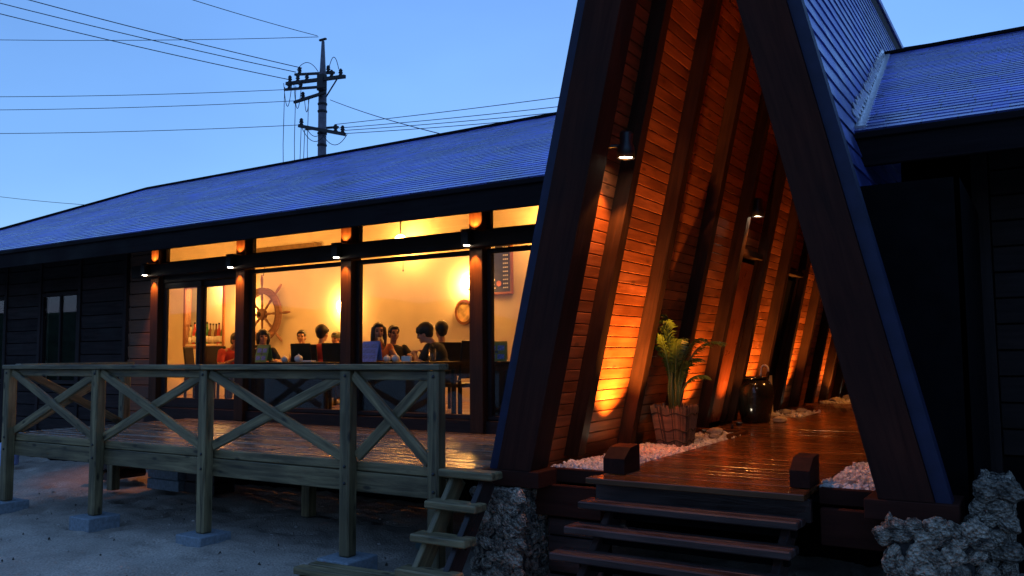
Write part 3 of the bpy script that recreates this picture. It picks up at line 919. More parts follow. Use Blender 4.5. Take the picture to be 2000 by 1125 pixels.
def stone_pier(name, loc, label, blocks):
    t = thing(name, loc, label, 'stone pier')
    rnd = random.Random(len(label))
    for lo, hi in blocks:
        lo, hi = Vector(lo), Vector(hi)
        box('mortar_core', lo + Vector((.045, .05, 0)), hi - Vector((.045, .05, .045)), m_mortar, t)
        s = .074
        def put(p, axis):
            q = rnd.choice(STONES)
            sz = s * rnd.uniform(.60, .98)
            mw = Matrix.Translation(p) @ Matrix.Rotation(rnd.uniform(0, 6.28), 4, axis) @ (Matrix.Rotation(math.pi / 2, 4, 'X') if axis == 'Y' else Matrix.Rotation(math.pi / 2, 4, 'Y') if axis == 'X' else Matrix.Identity(4)) @ Matrix.Diagonal((sz, sz * rnd.uniform(.7, 1.0), sz * .58, 1))
            link(bpy.data.objects.new('stone', q), t, mw)
        z = lo.z + .03
        row = 0
        while z < hi.z:
            x = lo.x + .03 + (row % 2) * .05
            while x < hi.x + .01:
                put(Vector((x + rnd.uniform(-.02, .02), lo.y + .04, min(z + rnd.uniform(-.02, .02), hi.z - .03))), 'Y'); x += .092
            yv = lo.y + .10
            while yv < hi.y:
                put(Vector((hi.x - .04, yv + rnd.uniform(-.02, .02), min(z + rnd.uniform(-.02, .02), hi.z - .03))), 'X')
                put(Vector((lo.x + .04, yv + rnd.uniform(-.02, .02), min(z + rnd.uniform(-.02, .02), hi.z - .03))), 'X'); yv += .11
            z += .083; row += 1
        x = lo.x + .06
        while x < hi.x - .02:
            yv = lo.y + .08
            while yv < hi.y:
                put(Vector((x + rnd.uniform(-.02, .02), yv, hi.z - .045)), 'Z'); yv += .09
            x += .09
    return t
stone_pier('stone_pier', (-3.4, 5.3, 0), 'narrow coral stone pier under the left portal leg', [((-3.60, 5.06, -.05), (-3.19, 5.55, ZB - .10))])
stone_pier('stone_pier', (-.5, 5.3, 0), 'stepped coral stone pier under the right portal leg', [((-.83, 5.02, -.05), (-.34, 5.6, .735)), ((-.40, 5.24, -.05), (-.20, 5.95, .93))])

def gravel(name, label, areas, n, seed, z):
    rnd = random.Random(seed)
    base = []
    for i in range(6):
        bm = bmesh.new(); bmesh.ops.create_icosphere(bm, subdivisions=1, radius=1)
        for v in bm.verts:
            v.co *= 1 + .5 * noise.noise(v.co * 1.3 + Vector((i * 7, 0, 0)))
        base.append(([v.co.copy() for v in bm.verts], [[v.index for v in f.verts] for f in bm.faces])); bm.free()
    V, F = [], []
    tot = sum((a[2] - a[0]) * (a[3] - a[1]) for a in areas)
    for x0, y0, x1, y1 in areas:
        for _ in range(int(n * (x1 - x0) * (y1 - y0) / tot)):
            x, yv = rnd.uniform(x0, x1), rnd.uniform(y0, y1)
            s = rnd.uniform(.009, .022)
            hump = .03 * noise.noise(Vector((x * 4, yv * 4, 0)))
            M = Matrix.Translation((x, yv, z + hump + rnd.uniform(-.025, .012))) @ Matrix.Rotation(rnd.uniform(0, 6.28), 4, Vector((rnd.uniform(-1, 1), rnd.uniform(-1, 1), rnd.uniform(-1, 1))).normalized()) @ Matrix.Diagonal((s * rnd.uniform(.8, 1.8), s, s * rnd.uniform(.6, 1), 1))
            bv, bf = base[rnd.randrange(6)]
            k = len(V)
            V += [M @ c for c in bv]; F += [[k + q for q in f] for f in bf]
    o = from_data(name, V, F, m_gravel)
    return tag(o, label, 'gravel', kind='stuff')
gravel('gravel', 'white coral gravel bed along the left wall by the potted palm', [(-3.16, 5.50, -2.68, 8.62)], 5200, 3, ZB - .012)
gravel('gravel', 'white coral gravel bed right of the walkway', [(-1.25, 5.50, -.84, 6.86)], 2600, 4, ZB - .012)
gravel('gravel', 'white coral gravel bed deep in the hall', [(-3.2, 11.2, -2.74, 12.28), (-3.2, 14.35, -2.74, 17.2)], 2200, 5, ZB - .0)
ROCKS = [stone_mesh(20 + i, 3, .8) for i in range(5)]
for m in ROCKS: m.materials.append(m_rock)
def rock(x, yv, z, s, k, label):
    o = link(bpy.data.objects.new('rock', ROCKS[k % 5]), None, Matrix.Translation((x, yv, z)) @ Matrix.Rotation(k * 1.3, 4, 'Z') @ Matrix.Diagonal((s * 1.3, s, s * .8, 1)))
    tag(o, label, 'rock', 'pale rocks in the gravel')
rock(-2.86, 7.72, ZB + 0.018, 0.053, 0, 'pale rock lying right behind the woven pot')
rock(-2.80, 8.05, ZB + 0.018, 0.046, 1, 'pale flat rock on the gravel end near the platform edge')
rock(-2.88, 8.35, ZB + 0.030, 0.068, 2, 'largest pale rock in the bed by the potted palm')
rock(-2.74, 10.22, ZB + 0.030, 0.062, 3, 'brown lit rock at the foot of the glazed jar')
rock(-3.0, 11.5, ZB + 0.030, 0.068, 4, 'reddish rock in the second gravel bed past the jar')
rock(-2.90, 11.9, ZB + 0.030, 0.056, 5, 'smaller reddish rock in the second gravel bed past the jar')
rock(-3.0, 14.6, ZB + 0.036, 0.087, 6, 'bright rock left in the farthest gravel bed')
rock(-2.92, 15.4, ZB + 0.036, 0.093, 7, 'bright rock in the middle of the farthest gravel bed')
rock(-2.90, 16.2, ZB + 0.036, 0.099, 8, 'bright rock at the right of the farthest gravel bed')
rock(-1.02, 6.3, ZB + 0.012, 0.062, 9, 'large white coral lump in the gravel right of the walkway')
rock(-1.10, 5.62, ZB + 0.006, 0.043, 10, 'flat white coral lump at the front of the right gravel bed')

# small litter on the sand
def litter():
    rnd = random.Random(5)
    V, F = [], []
    for _ in range(90):
        x, yv = rnd.uniform(-11, -4.0), rnd.uniform(3.6, 6.4)
        s = rnd.uniform(.004, .013)
        k = len(V)
        a = rnd.uniform(0, 6.28)
        for q in range(4):
            V.append((x + s * rnd.uniform(.6, 2.2) * math.cos(a + q * 1.57), yv + s * rnd.uniform(.6, 1.6) * math.sin(a + q * 1.57), rnd.uniform(-.03, .0)))
        V.append((x, yv, s * .35))
        F += [(k, k + 1, k + 4), (k + 1, k + 2, k + 4), (k + 2, k + 3, k + 4), (k + 3, k, k + 4)]
    tag(from_data('litter', V, F, m_soil), 'dark crumbs and twigs scattered on the sand', 'litter', kind='stuff')
litter()
def sand_pebbles():
    rnd = random.Random(15)
    V, F = [], []
    for _ in range(420):
        x, yv = rnd.uniform(-12, -4.2), rnd.uniform(3.4, 7.0)
        s = .004 + .016 * rnd.random() ** 3
        bm = bmesh.new(); bmesh.ops.create_icosphere(bm, subdivisions=1, radius=1)
        k = len(V)
        sx, sy, sz = s * rnd.uniform(.7, 1.6), s * rnd.uniform(.7, 1.4), s * rnd.uniform(.4, .8)
        zz = .045 * noise.noise(Vector((x * .55, yv * .55, 0))) + .03 * noise.noise(Vector((x * 2.3, yv * 2.3, 3.1))) - .028
        V += [(x + v.co.x * sx, yv + v.co.y * sy, zz + v.co.z * sz) for v in bm.verts]
        F += [[k + v.index for v in f.verts] for f in bm.faces]; bm.free()
    tag(from_data('pebbles', V, F, m_rock), 'small pale pebbles and coral bits strewn over the sand', 'pebbles', kind='stuff')
sand_pebbles()

# ================================================================== lamps
m_lens = emit('lamp_lens', (1.0, 0.85, 0.6), 6.0)
m_globe = emit('warm_globe', (1.0, 0.40, 0.075), 16.0)
m_sconce = emit('sconce_glass', (1.0, 0.43, 0.09), 36.0)

def spot(name, parent, pos, target, energy, size, blend, col=AMBER, rad=.02):
    d = bpy.data.lights.new(name, 'SPOT')
    d.energy = energy; d.spot_size = R(size); d.spot_blend = blend; d.color = col; d.shadow_soft_size = rad
    o = bpy.data.objects.new(name, d)
    pos, target = Vector(pos), Vector(target)
    q = (target - pos).to_track_quat('-Z', 'Y')
    link(o, parent, Matrix.Translation(pos) @ q.to_matrix().to_4x4())
    return o

def spot_lamp(pos, mount, target, label, energy, size, blend=.6):
    """black spotlight head on a short arm and base plate"""
    pos, mount, target = Vector(pos), Vector(mount), Vector(target)
    t = thing('spotlight', mount, label, 'spotlight', 'spotlights on the hall walls')
    d = (target - pos).normalized()
    q = d.to_track_quat('Z', 'Y').to_matrix().to_4x4()
    side = 1 if mount.x < AX else -1
    nrm = inL if side == 1 else inR
    qb = nrm.to_track_quat('Z', 'Y').to_matrix().to_4x4()
    lathe('base_plate', [(.001, 0), (.05, 0), (.05, .015), (.035, .025), (.001, .026)], m_black, t, Matrix.Translation(mount) @ qb, 20)
    tube_obj('arm', [mount + nrm * .02, mount + nrm * .05, pos - d * .10], .013, m_black, t, 8)
    h = lathe('lamp_head', [(.001, -.20), (.042, -.20), (.05, -.185), (.05, -.11), (.062, -.085), (.067, .0), (.063, .0), (.058, -.02), (.001, -.022)], m_black, t, Matrix.Translation(pos) @ q, 24)
    lathe('lens', [(.001, -.014), (.055, -.014), (.055, -.012), (.001, -.012)], m_lens, h, Matrix.Translation(pos) @ q, 20)
    spot('beam', t, pos + d * .012, target, energy, size, blend)
    return t

def wallL(yv, z, off=.11): return Vector((lx(z) + off, yv, z))
def wallR(yv, z, off=.11): return Vector((rx(z) - off, yv, z))
spot_lamp((-2.60, 5.70, 3.10), wallL(5.62, 3.20), (-2.72, 5.72, 0.8), 'black spotlight with a lit lens, nearest on the left wall of the hall', 11, 100, .35)
spot_lamp((-2.60, 9.08, 3.11), wallL(9.22, 3.20), (-2.72, 9.12, 0.8), 'black spotlight with a lit lens, above the red door in the hall', 5, 75, .6)
# small lamps set in the gravel, shining up between the rafters
def up_lamp(yv, e, label, size=88, off=.40, lean=.11):
    p = Vector((lx(ZB) + off, yv, ZB + .035))
    t = thing('ground_lamp', (p.x, p.y, ZB), label, 'ground lamp', 'ground lamps along the left wall of the hall')
    tgt = Vector((lx(2.1) + lean, yv, 2.1))
    d = (tgt - p).normalized(); q = d.to_track_quat('Z', 'Y').to_matrix().to_4x4()
    h = lathe('lamp_head', [(.001, -.08), (.03, -.08), (.036, -.02), (.04, .0), (.036, .0), (.034, -.012), (.001, -.014)], m_black, t, Matrix.Translation(p) @ q, 16)
    lathe('lens', [(.001, -.009), (.032, -.009), (.032, -.007), (.001, -.007)], m_lens, h, Matrix.Translation(p) @ q, 16)
    spot('beam', t, p + d * .012, tgt, e, size, 1.0)
up_lamp(6.62, 86, 'small ground lamp in the gravel under the brightest wall bay')
up_lamp(8.50, 20, 'small ground lamp in the gravel behind the woven pot')
up_lamp(9.62, 9, 'small ground lamp beside the red door')
up_lamp(10.50, 36, 'small ground lamp hidden behind the glazed jar')
up_lamp(12.40, 39, 'small ground lamp in the second gravel bed')
up_lamp(14.75, 13, 'small ground lamp at the near end of the farthest bed')
up_lamp(16.2, 39, 'small ground lamp in the farthest gravel bed')
# downlights of the opposite wall
for k, (yv, e, lab) in enumerate(((7.4, 8, 'first spotlight on the inner right wall behind the portal leg'), (10.4, 15, 'second spotlight on the inner right wall'),
                             (14.1, 18, 'farthest spotlight on the inner right wall'))):
    spot_lamp(wallR(yv, 2.9, .36), wallR(yv, 3.0), (-2.1, yv + .3, ZB), lab, e, 80, .8)

def column_lamp(x, label, e):
    t = thing('column_lamp', (x, FAC - .26, 2.78), label, 'wall lamp', 'up and down lamps on the columns')
    y0 = FAC - .225
    box('housing', (x - .055, y0 - .085, 2.805), (x + .035, y0 - .002, 2.945), m_black, t)
    box('bracket', (x - .075, y0 - .07, 2.955), (x + .06, FAC - .118, 2.975), m_black, t)
    lathe('lens', [(.001, 0), (.032, 0), (.032, .004), (.001, .004)], m_lens, t, Matrix.Translation((x - .012, y0 - .043, 2.799)), 16)
    spot('down_light', t, (x - .005, FAC - .185, 2.776), (x, FAC - .115, 2.1), e, 72, .6, AMBER, .015)
    spot('up_light', t, (x - .005, FAC - .175, 2.985), (x, FAC - .115, 3.5), e * .55, 110, .5, AMBER, .015)
    return t
column_lamp(CX[0], 'up and down lamp on the leftmost column of the glass front', 7)
column_lamp(CX[1], 'up and down lamp on the column right of the glass doors', 7)
column_lamp(CX[2], 'up and down lamp on the middle column of the glass front', 7)
column_lamp(CX[3], 'up and down lamp on the column nearest the entrance hall', 9)

def ceiling_lamp(x, y, z, label, scale=1.0):
    t = thing('ceiling_lamp', (x, y, z), label, 'ceiling lamp', 'globe lamps hanging in the dining room')
    zc = EZ + (y - EY) * PITCH - .2
    tube_obj('rod', [(x, y, z + .11), (x, y, zc)], .012, m_furn, t)
    lathe('canopy', [(.001, .0), (.08, .0), (.05, -.06), (.001, -.07)], m_furn, t, Matrix.Translation((x, y, zc)), 16)
    lathe('globe', [(.001, -.11), (.06, -.095), (.10, -.045), (.11, 0), (.10, .045), (.06, .095), (.03, .11), (.001, .115)], m_globe, t, Matrix.Translation((x, y, z)), 24)
    tube_obj('pull_chain', [(x + .06, y, z - .1), (x + .06, y, z - .50)], .004, m_furn, t)
    lathe('chain_knob', [(.001, -.02), (.012, -.012), (.012, .008), (.001, .015)], m_furn, t, Matrix.Translation((x + .06, y, z - .51)), 8)
    return t
ceiling_lamp(-9.36, 11.18, 3.61, 'glowing globe lamp hanging behind the third window')
ceiling_lamp(-6.52, 11.18, 3.66, 'glowing globe lamp hanging behind the window nearest the entrance hall')
ceiling_lamp(-11.9, 10.0, 3.45, 'added globe lamp hidden behind a column, left in the dining room')  # extra lamp added out of sight to brighten the room
ceiling_lamp(-14.7, 9.4, 3.5, 'added globe lamp out of view at the far left inside the dining room')  # unseen extra lamp lighting the left end of the room

def sconce(x, z, label):
    t = thing('wall_sconce', (x, 11.5, z), label, 'wall lamp', 'sconces on the dining room wall')
    box('back_plate', (x - .05, 11.475, z - .09), (x + .05, 11.498, z + .09), m_frame, t)
    lathe('shade', [(.001, -.08), (.045, -.08), (.07, .0), (.055, .09), (.001, .092)], m_sconce, t, Matrix.Translation((x, 11.39, z)), 20)
    tube_obj('arm', [(x, 11.48, z - .05), (x, 11.39, z - .085)], .012, m_frame, t)
sconce(-8.14, 2.82, 'bright sconce above the oval plate on the dining room wall')
sconce(-10.95, 2.55, 'sconce hidden behind the middle column, glowing on the cream wall')
sconce(-13.55, 2.6, 'added sconce hidden by a column, between the serving hatch and the ship wheel')  # added wall light, kept out of view by the column
# the lamp in the hatch
t = thing('hatch_lamp', (-14.9, 11.8, 3.0), 'lamp tucked under the head of the serving hatch', 'lamp')
lathe('globe', [(.001, -.05), (.04, -.03), (.05, 0), (.04, .03), (.001, .05)], emit('hatch_globe', (1.0, .50, .13), 90.0), t, Matrix.Translation((-14.9, 11.86, 3.22)), 16)
box('holder', (-14.95, 11.81, 3.272), (-14.85, 11.91, 3.30), m_furn, t)

# ================================================================== dining room furniture
def make_chair():
    t = thing('dining_chair', (0, 0, 0), '', '')
    box('seat', (-.21, -.21, .37), (.21, .21, .42), m_furn, t, b=.015)
    timber('backrest', (-.19, -.205, .45 + .27), (.19, -.205, .45 + .27), .03, .48, m_furn, t, up=(0, -.12, 1), b=.012)
    for sx in (-1, 1):
        timber('leg', (sx * .185, .185, 0), (sx * .185, .185, .37), .04, .04, m_furn, t, up=(0, 1, 0))
        timber('leg', (sx * .185, -.185, 0), (sx * .185, -.185, .46), .04, .04, m_furn, t, up=(0, 1, 0))
    return t
chair0 = make_chair()
_used = []
def chair(x, y, rz, label):
    mw = Matrix.Translation((x, y, FLOOR)) @ Matrix.Rotation(rz, 4, 'Z')
    if not _used:
        c = chair0; c.matrix_basis = mw; _used.append(1)
    else:
        c = copy_tree(chair0, mw)
    tag(c, label, 'chair', 'black dining chairs')
    return c
# rz = 0 faces +y (away from the glass)
chair(-8.96, 8.74, R(2), 'black dining chair with its back to the glass, behind the green menu')
chair(-8.36, 8.76, R(-3), 'black dining chair with its back to the glass, right of the red shirt')
chair(-6.38, 8.80, R(80), 'black dining chair of the man in the black T-shirt')
chair(-5.05, 9.05, R(170), 'black dining chair behind the table nearest the entrance hall')
chair(-12.75, 9.75, R(-60), 'brown-lit dining chair seen through the glass door')
chair(-7.98, 8.92, R(-70), 'black dining chair under the woman with the beer glass')
chair(-10.32, 8.95, R(-100), 'black dining chair under the long-haired woman at the ship wheel')
chair(-8.28, 9.62, R(-80), 'black dining chair under the short-haired man in the middle')
chair(-7.34, 9.70, R(60), 'black dining chair under the diner seen from behind')
chair(-11.45, 11.02, R(180), 'black dining chair of the man resting his chin')
chair(-10.62, 11.0, R(180), 'black dining chair of the diner by the column')
chair(-9.72, 9.62, R(0), 'black dining chair of the diner in red seen from behind')
chair(-11.66, 9.35, R(-98), 'black dining chair of the leaning diner in red')

def table(x0, x1, y0, y1, label):
    t = thing('dining_table', ((x0 + x1) / 2, (y0 + y1) / 2, FLOOR), label, 'table', 'dark dining tables')
    box('tabletop', (x0, y0, FLOOR + .665), (x1, y1, FLOOR + .70), m_furn, t, b=.006)
    box('apron', (x0 + .06, y0 + .06, FLOOR + .60), (x1 - .06, y1 - .06, FLOOR + .663), m_furn, t)
    for x in (x0 + .07, x1 - .07):
        for y in (y0 + .07, y1 - .07):
            timber('leg', (x, y, FLOOR), (x, y, FLOOR + .60), .05, .05, m_furn, t, up=(0, 1, 0))
    box('dark_filler', (x0 + .10, y0 + .055, FLOOR + .10), (x1 - .10, y0 + .075, FLOOR + .60), m_furn, t)  # added dark sheet covering the bright wall between the table legs
    return FLOOR + .70
TZ = table(-7.45, -6.10, 7.80, 8.45, 'dark dining table in front of the woman with the beer glass')
table(-9.35, -7.75, 7.80, 8.40, 'dark dining table behind the second window with a green menu on it')
table(-5.55, -4.30, 7.85, 8.55, 'dark dining table nearest the entrance hall')
table(-11.6, -9.55, 10.05, 10.60, 'dark dining table at the back between the seated diners')

def menu_stand(x, y, w, h, rz, mat, label, pics):
    t = thing('menu_stand', (x, y, TZ), label, 'menu', 'standing menus on the tables')
    M = Matrix.Translation((x, y, TZ + .002)) @ Matrix.Rotation(rz, 4, 'Z')
    def bx(name, lo, hi, m, par, lean):
        lo, hi = Vector(lo), Vector(hi)
        o = mesh_obj(name, bev_mesh(*(hi - lo), .002).copy(), None, None)
        o.data.materials.clear(); o.data.materials.append(m)
        COL.objects.unlink(o); WORLD.pop(o.name, None)
        return link(o, par, M @ Matrix.Rotation(lean, 4, 'X') @ Matrix.Translation((lo + hi) / 2))
    f = bx('panel', (-w / 2, 0, 0), (w / 2, .006, h), mat, t, -.22)
    bx('panel', (-w / 2, .10, 0), (w / 2, .106, h * .98), mat, t, .16)
    for (px, pz, pw, ph, pm) in pics:
        bx('picture', (px * w - w / 2, -.003, pz * h), ((px + pw) * w - w / 2, -.0005, (pz + ph) * h), pm, f, -.22)
m_mblue = plain('blue_menu_card', (0.16, 0.30, 0.90), 0.4, nscale=20, var=0.25, bump=0)  # card's own blue, strengthened to carry the sky light falling on it
m_mgreen = plain('green_menu_card', (0.10, 0.33, 0.08), 0.4, var=.2, bump=0)
m_molive = plain('olive_menu_card', (0.22, 0.30, 0.07), 0.4, var=.2, bump=0)
m_pic = plain('menu_photo_blue', (0.14, 0.24, 0.62), 0.4, nscale=60, var=.6, bump=0)
m_pic2 = plain('menu_photo_dark', (0.05, 0.10, 0.12), 0.4, nscale=60, var=.6, bump=0)
bluepics = [(.1 + .42 * (i % 2) + .02 * (i % 3), .72 - .28 * (i // 2), .36, .18, m_pic) for i in range(6)]
greenpics = [(.12, .58, .32, .26, m_pic), (.56, .58, .32, .26, m_pic), (.12, .12, .32, .26, m_pic), (.56, .12, .32, .26, m_pic), (.43, .42, .16, .14, m_pic2)]
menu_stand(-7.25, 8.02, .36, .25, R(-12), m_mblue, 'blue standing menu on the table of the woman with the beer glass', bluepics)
menu_stand(-9.20, 8.00, .33, .23, R(-12), m_mgreen, 'green standing menu with blue photos behind the second window', greenpics)
menu_stand(-5.36, 8.10, .24, .22, R(25), m_molive, 'olive standing menu on the table nearest the entrance hall', greenpics)

def cup(x, y, r, h, mat, label, name='cup', cat='cup', handle=True):
    t = thing(name, (x, y, TZ), label, cat)
    M = Matrix.Translation((x, y, TZ + .001))
    lathe('body', [(r * .7, 0), (r, h * .2), (r, h), (r * .88, h), (r * .86, h * .15), (.001, h * .1)], mat, t, M, 18)
    if handle:
        pts = [(x + r * .95, y, TZ + h * .8), (x + r * 1.5, y, TZ + h * .75), (x + r * 1.6, y, TZ + h * .45), (x + r * .95, y, TZ + h * .25)]
        tube_obj('handle', pts, r * .12, mat, t)
m_pot = plain('white_shaker', (0.85, 0.83, 0.8), .3, var=.03, bump=0)
def jarlet(x, y, r, label):
    t = thing('seasoning_pot', (x, y, TZ), label, 'pot', 'white seasoning pots on the tables')
    M = Matrix.Translation((x, y, TZ + .001))
    lathe('body', [(r * .6, 0), (r, r * .6), (r * .95, r * 1.2), (r * .5, r * 1.65), (.001, r * 1.7)], m_pot, t, M, 18)
    lathe('knob', [(r * .2, r * 1.7), (r * .25, r * 1.9), (.001, r * 2.0)], m_pot, t, M, 10)
jarlet(-6.98, 8.08, .045, 'white seasoning pot right beside the blue menu')
jarlet(-6.82, 8.06, .050, 'round white pot in the middle of the table of the beer drinkers')
jarlet(-8.78, 8.06, .045, 'white pot just right of the green menu')
jarlet(-8.50, 8.05, .055, 'round white pot in the middle of the table behind the second window')
jarlet(-5.02, 8.12, .045, 'white pot left of its twin on the table nearest the entrance hall')
jarlet(-4.90, 8.10, .045, 'white pot right of its twin on the table nearest the entrance hall')
cup(-8.66, 8.12, .05, .075, m_furn, 'dark cup between the white pots behind the second window')
o = box('napkin_holder', (-6.70, 8.02, TZ + .002), (-6.56, 8.06, TZ + .07), m_white, None); tag(o, 'white card holder on the table of the beer drinkers', 'card holder')
o = box('saucer', (-8.40, 8.0, TZ + .002), (-8.22, 8.1, TZ + .022), m_white, None, b=.01); tag(o, 'low white dish at the right end of the table behind the second window', 'dish')
cup(-6.22, 8.02, .045, .15, m_cup, 'clear glass beer mug in front of the man in the black T-shirt', 'beer_mug', 'beer mug')

# ================================================================== things on the dining room wall
def ship_wheel(cx, cz):
    y = 11.36
    t = thing('ship_wheel', (cx, y, cz), "large wooden ship's wheel hung on the cream wall", "ship's wheel")
    def ring(name, r, w, d):
        V, F = [], []
        n = 48
        for k in range(n):
            a = 2 * math.pi * k / n
            for rr, dd in ((r - w / 2, -d / 2), (r + w / 2, -d / 2), (r + w / 2, d / 2), (r - w / 2, d / 2)):
                V.append((cx + rr * math.cos(a), y + dd, cz + rr * math.sin(a)))
        for k in range(n):
            k2 = (k + 1) % n
            for q in range(4):
                q2 = (q + 1) % 4
                F.append((k * 4 + q, k2 * 4 + q, k2 * 4 + q2, k * 4 + q2))
        return from_data(name, V, F, m_wheel, t)
    ring('rim', .475, .105, .06)
    ring('rim_band', .415, .022, .085)
    Mh = Matrix.Translation((cx, y, cz)) @ Matrix.Rotation(math.pi / 2, 4, 'X')
    hub = lathe('hub', [(.001, -.05), (.10, -.05), (.115, -.03), (.115, .03), (.10, .06), (.05, .075), (.001, .08)], m_wheel, t, Mh, 24)
    lathe('hub_cap', [(.05, .0752), (.045, .09), (.001, .095)], m_furn, hub, Mh, 16)
    for k in range(8):
        a = math.pi / 4 * k + .03
        d = Vector((math.cos(a), 0, math.sin(a)))
        prof = [(.09, .018), (.18, .026), (.26, .018), (.33, .028), (.40, .02), (.50, .022), (.53, .014), (.60, .026), (.70, .028), (.78, .015)]
        c = Vector((cx, y, cz))
        tube_obj('spoke', [c + d * r for r, _ in prof], [q for _, q in prof], m_wheel, t, 8)
    tube_obj('cord', [(cx, y + .02, cz + .76), (cx, 11.47, cz + 1.35)], .006, m_furn, t)
ship_wheel(-13.02, 2.47)

t = thing('wall_plate', (-8.22, 11.48, 2.36), 'small oval golden plate in a wooden frame on the cream wall', 'plate')
def oval(name, r0, r1, y0, y1, mat, sx=1.0, sz=1.15):
    V, F = [], []
    n = 40
    for k in range(n):
        a = 2 * math.pi * k / n
        for r, yy in ((r0, y0), (r1, y0), (r1, y1), (r0, y1)):
            V.append((-8.22 + r * sx * math.cos(a), yy, 2.36 + r * sz * math.sin(a)))
    for k in range(n):
        k2 = (k + 1) % n
        for q in range(4):
            F.append((k * 4 + q, k2 * 4 + q, k2 * 4 + (q + 1) % 4, k * 4 + (q + 1) % 4))
    return from_data(name, V, F, mat, t)
oval('frame', .145, .185, 11.45, 11.495, m_frame)
m_mirror = plain('golden_plate', (0.62, 0.44, 0.22), .3, metal=0.0, nscale=9, var=.45, bump=0.3)
oval('plate_face', .001, .146, 11.465, 11.49, m_mirror)

t = thing('menu_board', (-7.62, 11.48, 3.0), 'dark blue chalkboard menu in a red-brown frame', 'menu board')
bx0, bx1, bz0, bz1 = -8.05, -7.30, 2.66, 3.44
m_chalk = plain('chalkboard', (0.018, 0.024, 0.075), .7, var=.3)
box('board', (bx0, 11.465, bz0), (bx1, 11.49, bz1), m_chalk, t)
for lo, hi in (((bx0 - .04, 11.45, bz0 - .04), (bx1 + .04, 11.495, bz0)), ((bx0 - .04, 11.45, bz1), (bx1 + .04, 11.495, bz1 + .04)),
               ((bx0 - .04, 11.45, bz0), (bx0, 11.495, bz1)), ((bx1, 11.45, bz0), (bx1 + .04, 11.495, bz1))):
    box('frame', lo, hi, m_frame, t)
def chalk():
    rnd = random.Random(2); V, F = [], []
    for row in range(11):
        z = bz1 - .06 - row * .066
        x = bx0 + .05
        while x < bx1 - .30:
            w = rnd.uniform(.015, .045); h = rnd.uniform(.014, .034)
            dz = rnd.uniform(-.006, .006)
            k = len(V)
            V += [(x, 11.462, z + dz), (x + w, 11.462, z + dz + rnd.uniform(-.004, .004)), (x + w, 11.462, z + dz + h), (x, 11.462, z + dz + h * .8)]
            F.append((k, k + 1, k + 2, k + 3)); x += w + rnd.choice((.006, .006, .03))
            if rnd.random() < .08: break
        x = bx1 - .14
        for q in range(3):
            k = len(V); V += [(x, 11.462, z), (x + .025, 11.462, z), (x + .025, 11.462, z + .02), (x, 11.462, z + .02)]
            F.append((k, k + 1, k + 2, k + 3)); x += .035
    tag(from_data('chalk_writing', V, F, m_white, t), kind='stuff')
chalk()
m_pinkc = plain('pink_chalk', (0.6, 0.22, 0.18), .8)
lathe('chalk_flower', [(.001, 0), (.05, 0), (.05, .002), (.001, .002)], m_pinkc, t, Matrix.Translation((-7.52, 11.460, 2.80)) @ Matrix.Rotation(math.pi / 2, 4, 'X'), 7, False)

m_tan = plain('tan_box', (0.16, 0.10, 0.05), .6)
t = thing('ceiling_box', (-12.4, 11.4, 3.72), 'long brown box mounted high on the wall above the ship wheel', 'wall box')
box('body', (-13.25, 11.30, 3.66), (-11.55, 11.49, 3.78), m_tan, t)
box('front_lip', (-13.25, 11.28, 3.66), (-11.55, 11.298, 3.70), m_tan, t)

# bottles in the serving hatch
m_bot = [plain('bottle_clear', (.45, .40, .25), .15, var=.1), plain('bottle_green', (.05, .22, .06), .15, var=.1), plain('bottle_red', (.5, .06, .03), .2, var=.1), plain('bottle_brown', (.16, .06, .02), .15, var=.1)]
for k in range(11):
    x = NX0 + .10 + k * .103
    m = m_bot[[0, 2, 1, 3, 0, 1, 3, 0, 3, 2, 1][k]]
    kind = ['clear', 'red', 'green', 'brown', 'clear', 'green', 'brown', 'clear', 'brown', 'red', 'green'][k]
    t = thing('bottle', (x, 11.56, NZ0 - .04), '%s glass bottle in the serving hatch, %s from the left' % (kind, ['first', 'second', 'third', 'fourth', 'fifth', 'sixth', 'seventh', 'eighth', 'ninth', 'tenth', 'last'][k]), 'bottle', 'bottles in the serving hatch')
    hh = random.uniform(.44, .52)
    M = Matrix.Translation((x, 11.56 + random.uniform(-.02, .02), NZ0 - .039))
    lathe('glass', [(.042, 0), (.046, .01), (.046, hh * .55), (.036, hh * .66), (.016, hh * .78), (.016, hh * .92), (.001, hh * .92)], m, t, M, 14)
    lathe('cap', [(.017, hh * .92), (.017, hh), (.001, hh)], m_furn, t, M, 10)
    lathe('paper_label', [(.0468, hh * .15), (.0468, hh * .42)], m_white, t, M, 14)

# ================================================================== people
def cap_chain(bm, pts, rads, seg=10):
    """tapered limb with round joints, later fused by a voxel remesh"""
    pts = [Vector(p) for p in pts]
    for i, (p, r) in enumerate(zip(pts, rads)):
        bmesh.ops.create_icosphere(bm, subdivisions=2, radius=r, matrix=Matrix.Translation(p))
        if i:
            q, rq = pts[i - 1], rads[i - 1]
            d = p - q
            if d.length < 1e-5: continue
            M = Matrix.Translation((p + q) / 2) @ d.to_track_quat('Z', 'Y').to_matrix().to_4x4()
            bmesh.ops.create_cone(bm, cap_ends=True, segments=seg, radius1=rq, radius2=r, depth=d.length, matrix=M)

def blob(bm, c, s, rot=None):
    M = Matrix.Translation(c) @ (rot or Matrix.Identity(4)) @ Matrix.Diagonal((*s, 1))
    bmesh.ops.create_icosphere(bm, subdivisions=3, radius=1, matrix=M)

